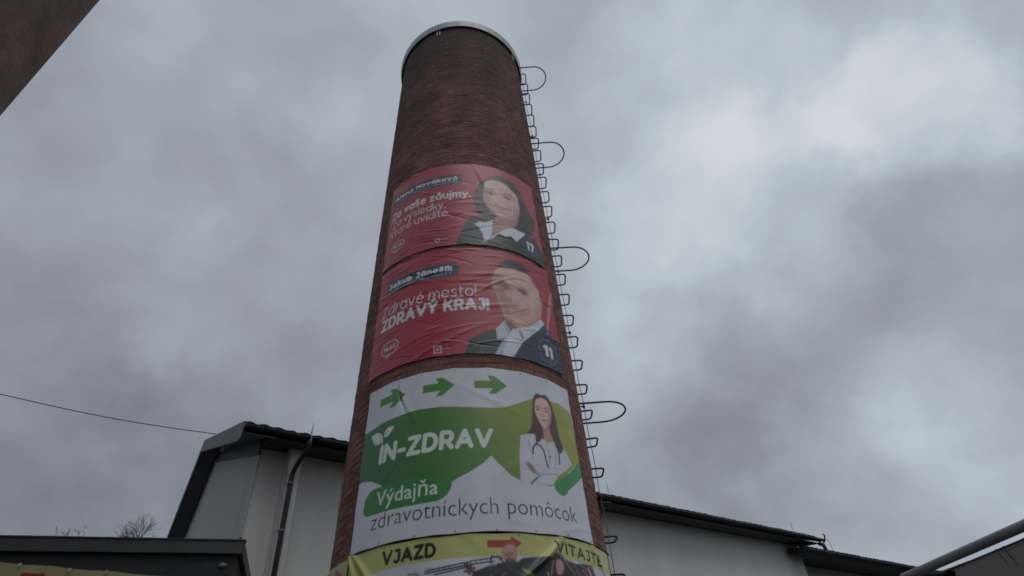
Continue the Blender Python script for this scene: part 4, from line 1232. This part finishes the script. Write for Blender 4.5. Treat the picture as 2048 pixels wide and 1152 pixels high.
def build_hall():
    RI = 9.6; SL = math.radians(20.7)                 # ridge distance, slope
    rise = RI * math.tan(SL); zr = HZ + rise
    BI = 14.4; zb = zr - (BI - RI) * math.tan(math.radians(23.5))
    A1 = 21.51                                        # right end of the wall
    split = 1.20; PRO = .40                           # where the right run steps forward
    ztop = HZ + INS * math.tan(SL) - .20
    # front wall, and the pier that carries the downpipe (left return darkened to paint its shade)
    m = MB(); m.obox(hp(VERGE + .033, INS, 0), ev * (A1 - VERGE - .033), nv * .3, UP * (ztop)); m.build('wall', M_PLASTER, hall)
    m = MB(); m.obox(hp(split + .013, INS - PRO, 0), ev * .26, nv * (PRO - .003), UP * (ztop - .05)); m.build('pier', M_PLASTER, hall)
    m = MB(); m.obox(hp(split, INS - PRO - .004, 0), ev * .012, nv * PRO, UP * (ztop - .052)); m.build('return_shade', M_PLASTER_SHADE, hall)  # thin darker slab that paints shade on the pier's left return
    # gable wall on the left flank (pentagon)
    fr = lambda i: HZ + i * math.tan(SL) - .20 if i <= RI else zr - (i - RI) * math.tan(math.radians(23.5)) - .20
    c = hp(VERGE, INS, 0)
    gi = lambda i, z: c + gv * (i - INS) + UP * z
    poly = [gi(INS, 0), gi(BI, 0), gi(BI, fr(BI)), gi(RI, fr(RI)), gi(INS, fr(INS))]
    m = MB(); m.prism(poly, ev * .03); m.build('gable_wall', M_PLASTER_SHADE, hall)
    og = np.array([-gv[1], gv[0], 0]) * .025
    m = MB(); m.prism([gi(INS - .02, fr(INS) - .005) + og * .1, gi(RI, fr(RI) - .005) + og * .1, gi(RI, fr(RI) - .50) + og * .1, gi(INS - .02, fr(INS) - .42) + og * .1], og); m.build('verge_shade_strip', M_KIOSK, hall)  # black strip added as painted shade under the verge, no real board
    # right flank closing wall
    c2 = hp(A1, INS + .3, 0)
    m = MB(); m.obox(c2 + nv * .02, nv * 13.0, -ev * .3, UP * (HZ - .1)); m.build('flank_wall', M_PLASTER_SHADE, hall)
    # roof sheets with thickness (front and rear pitch)
    th = .14
    front = [E0 - UP * .03, hp(LEN, 0, HZ - .03), hp(LEN, 0, HZ - .03) + gv * RI + UP * rise, E0 - UP * .03 + gv * RI + UP * rise]
    m = MB(); m.prism(front, -UP * th); m.build('roof_covering', M_TILE, hall)
    a = E0 - UP * .03 + gv * RI + UP * rise; b = hp(LEN, 0, HZ - .03) + gv * RI + UP * rise
    d = gv * (BI - RI) + UP * (zb - zr)
    m = MB(); m.prism([a + gv * .004, b + gv * .004, b + d, a + d], -UP * th); m.build('roof_covering', M_TILE, hall)
    # boxed soffit under the eave
    m = MB(); m.prism([hp(VERGE + .0, .06, HZ - .20), hp(LEN - .05, .06, HZ - .20), hp(LEN - .05, INS + .0, HZ - .20 + .10), hp(VERGE, INS, HZ - .20 + .10)], -UP * .025)
    m.build('soffit', M_EAVE, hall)
    # soffit board along the verge (front pitch and rear pitch)
    go = np.array([-gv[1], gv[0], 0])                 # outwards from the gable
    for i0, z0, i1, z1 in ((.05, HZ - .2, RI, zr - .2), (RI, zr - .2, BI, zb - .2)):
        p0 = E0 + gv * i0 + UP * (z0 - HZ); p1 = E0 + gv * i1 + UP * (z1 - HZ)
        m = MB(); m.prism([p0 - go * .02, p1 - go * .02, p1 - go * (VERGE + .1), p0 - go * (VERGE + .1)], -UP * .03); m.build('verge_soffit', M_SOFFIT, hall)
    # verge boards: grey flashing on the front pitch, dark board on the rear pitch
    p0 = E0 + go * .004 - UP * .02; p1 = p0 + gv * RI + UP * rise
    m = MB(); m.prism([p0 + UP * .04, p1 + UP * .04, p1 - UP * .40, p0 + gv * .55 + UP * (.55 * math.tan(SL) - .40), p0 + gv * .2 + UP * (.2 * math.tan(SL) - .37), p0 + gv * .06 - UP * .30, p0 - UP * .20], -go * .03)
    m.build('verge_flashing', M_FASCIA, hall)
    q0 = p1 + gv * .004; q1 = q0 + d
    m = MB(); m.prism([q0 + UP * .04, q1 + UP * .04, q1 - UP * .34, q0 - UP * .38], -go * .03); m.build('verge_board', M_SOFFIT, hall)
    eave_tiles(hall, hp(0.02, -.02, HZ - .005), int((LEN - .1) / .302), .302, SL)
    gutter(hall, .0, LEN + .02, HZ - .085, -.055)
    # lightning wire and loose ends hanging from the flashing
    for i, L in ((1.8, .16), (2.6, .24), (2.95, .2)):
        p = E0 + gv * i + UP * (i * math.tan(SL) - .40) + go * .01
        m = MB(); m.tube([p + UP * .03, p - UP * L * .6, p - UP * L + go * .03], .006, 5); m.build('loose_hook', M_CLAMP, hall)
    # downpipe: swan neck from the gutter back to the wall, then straight down
    ap = 1.29; zi = HZ - .15; pi_ = INS - PRO - .075
    pts = [hp(ap + .13, -.055, zi + .02), hp(ap + .13, -.05, zi - .12), hp(ap + .11, .02, zi - .22), hp(ap + .02, pi_ - .08, zi - .52), hp(ap, pi_, zi - .66), hp(ap, pi_, zi - 1.1), hp(ap, pi_, .05)]
    m = MB(); m.tube(pts, .056, 10); dp = m.build('downpipe', M_PIPE, hall, True)
    for z in (6.62, 5.62, 4.62, 3.5, 2.0):
        m = MB(); m.tube([hp(ap, pi_, z - .018), hp(ap, pi_, z + .018)], .062, 10); m.tube([hp(ap - .08, pi_ + .06, z), hp(ap, pi_ + .06, z)], .009, 5)
        m.build('pipe_clamp', M_CLAMP, dp)
    m = MB(); m.tube([hp(ap + .12, -.14, HZ + .16), hp(ap + .12, -.145, HZ - .02), hp(ap + .13, -.14, HZ - .2), hp(ap + .12, -.02, HZ - .32)], .011, 5); m.build('earth_strap', M_GALV, hall)
    # brackets and wire loop on the right end of the eave
    m = MB(); m.tube([hp(LEN - .05, -.2, HZ + .06), hp(LEN + .08, -.16, HZ + .05), hp(LEN + .12, -.10, HZ - .1), hp(LEN + .05, -.02, HZ - .22)], .03, 6); m.build('eave_bracket', M_GUTTER, hall)
    m = MB(); m.tube([hp(LEN - .1, .1, HZ - .20), hp(LEN + .02, -.02, HZ - .30), hp(LEN + .03, -.03, HZ - .50), hp(LEN - .05, -.02, HZ - .64)], .075, 8); m.build('gutter_elbow', M_GUTTER, hall)
    m = MB(); m.tube([hp(LEN + .3, -.1, HZ - .05), hp(LEN + .42, -.1, HZ - .22), hp(LEN + .44, -.08, HZ - .4), hp(LEN + .38, -.05, HZ - .6)], .010, 5); m.build('earth_wire', M_WIRE, hall)


build_hall()

# lower wing beyond the hall's right end
WZ = 7.13
wing = thing('lower_wing', 'lower tiled wing in shade beyond the right end of the white hall', 'building', tuple(hp(20.42, 0, 0) - UP * 0))


def build_wing():
    A0, A2 = 20.42, 36.0; SL = math.radians(16)
    B = lambda a, i, z: hp(a, i, z)
    m = MB(); m.obox(B(A0 + 1.2, 1.75, 0), ev * (A2 - A0 - 1.4), nv * .3, UP * (WZ - .02)); m.build('wall', M_PLASTER_SHADE, wing)
    r = 6.0
    m = MB(); m.prism([B(A0, 0, WZ - .03), B(A2, 0, WZ - .03), B(A2, r, WZ - .03 + r * math.tan(SL)), B(A0 + 1.25, r, WZ - .03 + r * math.tan(SL)), B(A0 + 1.25, .95, WZ - .03 + .95 * math.tan(SL))], -UP * .12); m.build('roof_covering', M_TILE, wing)
    m = MB(); m.prism([B(A0 + .02, .05, WZ - .17), B(A2, .05, WZ - .17), B(A2, 1.75, WZ - .02), B(A0 + 1.2, 1.75, WZ - .02), B(A0 + 1.2, .7, WZ - .11), B(A0 + .02, .7, WZ - .11)], -UP * .025); m.build('soffit', M_EAVE, wing)
    eave_tiles(wing, B(A0, -.03, WZ), int((A2 - A0) / .302), .302, SL)
    m = MB(); m.prism([B(A0 + .0, .0, WZ - .02), B(A0 + .0, .75, WZ + .15), B(A0, .75, WZ - .12), B(A0, .0, WZ - .25)], ev * -.03); m.build('verge_board', M_KIOSK, wing)
    gutter(wing, A0, A2, WZ - .09, -.05)


build_wing()

# lightning rods on the roofs
for (px0, py0, px1, py1, lab, ins) in ((627, 845, 622, 868, 'thin lightning rod on the roof edge left of the chimney', .0),
                                  (1212, 962, 1217, 986, 'thin lightning rod at the roof edge just right of the chimney', .0),
                                  (1580, 1043, 1587, 1064, 'thin lightning rod near the right end of the hall roof', .0)):
    P0 = hp(0, ins, HZ)
    a = on_plane(px1, py1, P0, nv); b = on_plane(px0, py0, P0, nv)
    m = MB(); m.tube([(0, 0, 0), tuple((b - a) * .5 + np.array([.01, 0, .01])), tuple(b - a)], [.009, .007, .004], 5)
    o = m.build('lightning_rod', M_WIRE); o.location = Vector(a)
    tag(o, lab, 'lightning rod', 'lightning rods on the hall roof')

# overhead cable from the verge off to the left
ca = on_plane(432, 867, E0, np.array([-gv[1], gv[0], 0])); ca = at_height(432, 868, float(ca[2]))
cb = at_height(0, 788, float(ca[2]))
dirc = (cb - ca); Lc = np.linalg.norm(dirc); dirc /= Lc
mb = MB(); pts = []
for i in range(60):
    t = i / 59 * (Lc + 16)
    pts.append(ca + dirc * t - UP * (.10 * math.sin(math.pi * min(1.0, t / (Lc)) ) if t < Lc else 0))
mb.tube(pts, .013, 6)
tag(mb.build('overhead_cable', M_CABLE), 'single black overhead cable running from the hall gable off to the left', 'cable')

# ------------------------------------------------------------------ flat-roofed dark kiosk, lower left
KZ = 3.6
K1 = at_height(485, 1083, KZ); K0 = at_height(0, 1075, KZ)
kv = K1 - K0; kv /= np.linalg.norm(kv); kn = np.array([-kv[1], kv[0], 0.0])
kiosk = thing('flat_roofed_shed', 'dark flat-roofed shed with projecting roof at the lower left', 'shed', (float(K1[0]), float(K1[1]), 0))
KT = .125
KL = 9.0
wc = at_height(473.5, 1110, KZ - KT)                   # wall corner under the soffit
kin = float((wc - K1) @ kn); kal = float((wc - K1) @ kv)
m = MB(); m.obox(K1 - kv * KL - UP * .012, kv * KL, kn * 4.0, -UP * (KT - .014)); m.build('roof_slab', M_KIOSK, kiosk)
m = MB(); m.obox(K1 - kv * KL - kn * .022, kv * (KL + .02), kn * .02, -UP * KT); m.build('front_fascia', M_KFASCIA, kiosk)
m = MB(); m.obox(K1 + kv * .004, kv * .02, kn * 4.0, -UP * KT); m.build('side_fascia', M_KFASCIA, kiosk)
m = MB(); m.obox(K1 - kv * KL - kn * .035 + UP * .002, kv * (KL + .035), kn * .10, UP * .012); m.build('drip_edge', M_KFASCIA, kiosk)
m = MB(); m.obox(K1 + kn * kin - kv * KL, kv * (KL + kal), kn * 3.0, UP * 0 - UP * (KZ)); 
m.v = [(x, y, min(z, KZ - KT - .002)) for x, y, z in m.v]
m.build('wall', M_KIOSK, kiosk)
m = MB(); q = K1 - kv * .03 + kn * .03; m.tube([q, q + UP * .05], .012, 6); m.build('roof_pin', M_KIOSK, kiosk)
# bulkhead lamp on the wall
lp = on_plane(445, 1131, K1 + kn * (kin - .002), kn)
m = MB(); n = 14; ring = []
for r, d in ((.034, 0), (.034, .014), (.028, .022), (.015, .030), (.0, .033)):
    ring.append([lp + kv * (r * 1.35 * math.cos(2 * math.pi * k / n)) + UP * (r * .8 * math.sin(2 * math.pi * k / n)) - kn * d for k in range(n)])
v = [p for R_ in ring for p in R_]; f = []
for j in range(len(ring) - 1):
    for k in range(n): f.append((j * n + k, j * n + (k + 1) % n, (j + 1) * n + (k + 1) % n, (j + 1) * n + k))
m.add(v, f); o = m.build('wall_lamp', M_LAMP, None, True)
o.data.transform(Matrix.Translation(-Vector(lp))); o.location = Vector(lp)
tag(o, 'small oval unlit lamp on the dark shed wall', 'lamp')
# yellow banner on the shed wall
YP = K1 + kn * (kin - .02)
yb = [on_plane(px, py, YP, kn) for px, py in ((0, 1123), (122, 1136.5), (286, 1148))]
yd = yb[2] - yb[0]; yd /= np.linalg.norm(yd); yu = np.cross(kn, yd) * -1
if yu[2] < 0: yu = -yu
ysign = thing('wall_banner', 'yellow banner with red arrow hanging crooked on the dark shed wall', 'banner', tuple(yb[0]))
yc = MB(); nx, nz = 60, 16
A = yb[0] - yd * 1.2; WB, HB = 3.3, .9
for j in range(nz + 1):
    for i in range(nx + 1):
        p = A + yd * (WB * i / nx) - yu * (HB * j / nz) - kn * (.006 * math.sin(i * .7 + j * .4) + .004 * math.sin(i * 1.9))
        yc.v.append(tuple(p + yu * -.008 * abs(math.sin(math.pi * i / 10)) * (1 - j / nz)))
for j in range(nz):
    for i in range(nx): yc.f.append((j * (nx + 1) + i, (j + 1) * (nx + 1) + i, (j + 1) * (nx + 1) + i + 1, j * (nx + 1) + i + 1))
M_YEL = mat('yellow_vinyl', lin(152, 144, 104), .45, .4, noise_scale=4, var=.08)
M_REDV = mat('red_print', lin(132, 48, 46), .45, .4, noise_scale=4, var=.08)
yc.build('cloth', M_YEL, ysign, True)
ar = [(0, .07), (.52, .07), (.50, .16), (.70, 0), (.52, -.16), (.52, -.07), (0, -.07)]
pA = on_plane(45, 1146, YP, kn); pB = on_plane(97, 1144, YP, kn)
scale = float((pB - pA) @ yd) / .66
cA = pA - yu * .0
m = MB(); m.prism([cA + yd * (x * scale) + yu * ((y - .07) * scale) - kn * .016 for x, y in ar], -kn * .002); m.build('printed_arrow', M_REDV, ysign)
src = None
for px, py in ((40, 1129.5), (140, 1139.5), (214, 1144)):
    p = on_plane(px, py, YP - kn * .016, kn)
    m = MB(); m.tube([p, p - kn * .006], .016, 8); m.build('eyelet', M_EYELET, ysign)

# ------------------------------------------------------------------ rusty column, top left corner
p1 = ray(0, 222); p2 = ray(207, 0)
aze = (math.atan2(p1[0], p1[1]) + math.atan2(p2[0], p2[1])) / 2
CD, CRAD = 4.2, 0.95
cax = aze - math.asin(CRAD / CD)
CC = np.array([CD * math.sin(cax), CD * math.cos(cax), 0])
colm = thing('rusty_column', 'rusty brown steel column cutting across the top left corner', 'column', tuple(CC))
# it leans a touch: fit its right edge through both ends
m = MB(); n = 72; rows = []
for z in np.linspace(0, 11.0, 12):
    for k in range(n):
        a = 2 * math.pi * k / n
        rows.append((CC[0] + CRAD * math.cos(a), CC[1] + CRAD * math.sin(a), z))
m.v = rows
for j in range(11):
    for k in range(n): m.f.append((j * n + k, j * n + (k + 1) % n, (j + 1) * n + (k + 1) % n, (j + 1) * n + k))
m.f.append(tuple(11 * n + k for k in range(n)))
m.build('shell', M_RUST, colm, True)
m = MB()
for r, z0, z1 in ((CRAD + .06, 0.0, .06),):
    m.tube([(CC[0], CC[1], z0), (CC[0], CC[1], z1)], r, 40)
m.build('base_flange', M_RUST, colm)

# ------------------------------------------------------------------ awning, lower right
AZH = 2.5
pa = at_height(1806, 1152, AZH); pb = at_height(2048, 1046, AZH)
av = pb - pa; av /= np.linalg.norm(av)
awn = thing('fabric_awning', 'grey fabric awning on a round steel tube frame at the lower right', 'awning', (float(pa[0]), float(pa[1]), 0))
tr = .031
ctr0 = at_height(1808, 1156, AZH); ctr1 = at_height(2048, 1051, AZH)
tv = ctr1 - ctr0; tv /= np.linalg.norm(tv)
m = MB(); m.tube([ctr0 - tv * .0, ctr0 + tv * 5.5], tr, 20); m.build('front_tube', M_TUBE, awn, True)
sa = at_height(1894, 1142, AZH); sb = at_height(2048, 1078, AZH)
sv = sb - sa; sv /= np.linalg.norm(sv); sn = np.array([sv[1], -sv[0], 0.0])
if sn[0] < 0: sn = -sn
# fabric: gently sagging sheet with a hem
m = MB(); nx, ny = 40, 24
for side in (0, 1):
    for j in range(ny + 1):
        for i in range(nx + 1):
            u = i / nx; w = j / ny
            sag = -.04 * math.sin(math.pi * u) * math.sin(math.pi * w) + .006 * math.sin(i * .8)
            p = sa - sv * 1.6 + sv * (6.2 * u) + sn * (2.8 * w) + UP * (sag + .25 * w * 0 + (.008 if side else 0))
            m.v.append(tuple(p))
K = (nx + 1) * (ny + 1)
for j in range(ny):
    for i in range(nx):
        a = j * (nx + 1) + i
        m.f.append((a, a + nx + 1, a + nx + 2, a + 1)); m.f.append((K + a, K + a + 1, K + a + nx + 2, K + a + nx + 1))
for i in range(nx): m.f.append((i, i + 1, K + i + 1, K + i))
for j in range(ny): m.f.append((j * (nx + 1), K + j * (nx + 1), K + (j + 1) * (nx + 1), (j + 1) * (nx + 1)))
m.build('fabric_sheet', M_FABRIC, awn, True)
m = MB(); m.tube([sa - sv * 1.6, sa + sv * 4.6], .006, 8); m.build('hem', M_STRAP, awn, True)
m = MB(); m.tube([ctr0 + tv * .12 - UP * .012, ctr0 + tv * .12 + sn * .32 - UP * .012], .024, 12); m.build('link_tube', M_STRAP, awn, True)
for k, p in enumerate((ctr0 + tv * .10, ctr0 + tv * 5.3)):
    m = MB(); m.tube([p - UP * (tr * .5), np.array([p[0], p[1], 0])], .035, 14); m.build('post', M_TUBE, awn, True)
rb0 = sa - sv * 1.6 + sn * 2.83; rb1 = sa + sv * 4.6 + sn * 2.83
m = MB(); m.tube([rb0, rb1], tr, 14); m.build('rear_tube', M_TUBE, awn, True)
for p in (rb0 + sv * .1, rb1 - sv * .1):
    m = MB(); m.tube([p - UP * (tr * .5), np.array([p[0], p[1], 0])], .035, 14); m.build('post', M_TUBE, awn, True)
for px, py, L in ((1990, 1096, .10), (2004, 1089, .14)):
    p = at_height(px, py, AZH) + UP * -.008
    m = MB(); m.tube([p, p - UP * L * .5 + sv * .012, p - UP * L + sv * .03], [.004, .004, .002], 5); m.build('strap_end', M_STRAP, awn)

# ------------------------------------------------------------------ bare trees beyond the shed


def bare_tree(base, top, spread, seed, label, nb):
    rng = np.random.default_rng(seed)
    base = np.array(base); H = top[2]
    root = thing('bare_tree', label, 'tree', (base[0], base[1], 0), 0, 'bare trees beyond the shed roof')
    m = MB()
    m.tube([base, base + np.array([.1, 0, H * .35]), np.array([top[0] + .1, top[1], H * .7]), np.array([top[0], top[1], H])], [.26, .2, .09, .012], 8)
    m.build('trunk', M_BARK, root, True)
    m = MB()

    def grow(p, d, L, r, depth):
        n = 4; pts = [p]; q = p.copy(); dd = d.copy()
        for k in range(n):
            dd = dd + rng.normal(0, .12, 3) + np.array([0, 0, .06]); dd /= np.linalg.norm(dd)
            q = q + dd * L / n; pts.append(q.copy())
        m.tube(pts, list(np.linspace(r, r * .35, n + 1)), 4, False)
        if depth > 0:
            for k in range(3 if depth > 1 else 4):
                i = rng.integers(1, n + 1); a = rng.normal(0, 1, 3); a -= dd * (a @ dd); a /= np.linalg.norm(a) + 1e-9
                nd = dd * .75 + a * .65 + np.array([0, 0, .15]); nd /= np.linalg.norm(nd)
                grow(pts[i], nd, L * rng.uniform(.45, .7), r * .55, depth - 1)
    for k in range(nb):
        f = .45 + .53 * (k + .5) / nb
        c = base * (1 - f) + np.array(top) * f
        c[2] = H * f
        a = rng.uniform(0, 2 * math.pi); rr = spread * (1.15 - f)
        d = np.array([math.cos(a), math.sin(a), .75]); d /= np.linalg.norm(d)
        grow(c, d, rr * rng.uniform(1.1, 1.9) + .35, .045 * (1.3 - f) + .012, 2)
    m.build('branches', M_BARK, root)


TD = 46.0
for k, (px, py, sp_, lab, nb) in enumerate(((140, 1058, 1.6, 'wispy bare tree top leftmost over the dark shed roof', 12), (170, 1064, 1.5, 'short bare twigs second from the left over the shed roof', 10),
                                   (219, 1070, 1.2, 'lowest and faintest bare tree top over the shed roof', 8), (247, 1058, 1.7, 'thin forked bare tree top left of the fullest bare crown', 12),
                                   (286, 1044, 2.6, 'fullest bare tree crown, nearest the white hall gable', 72))):
    d = ray(px, py); dd = d * (TD + k * 1.5) / math.hypot(d[0], d[1])
    T = EYE + dd
    bare_tree((T[0], T[1], 0), T, sp_, 70 + k, lab, nb)

# ------------------------------------------------------------------ render settings
scene.render.engine = 'CYCLES'
scene.cycles.max_bounces = 6
scene.cycles.filter_width = 1.7
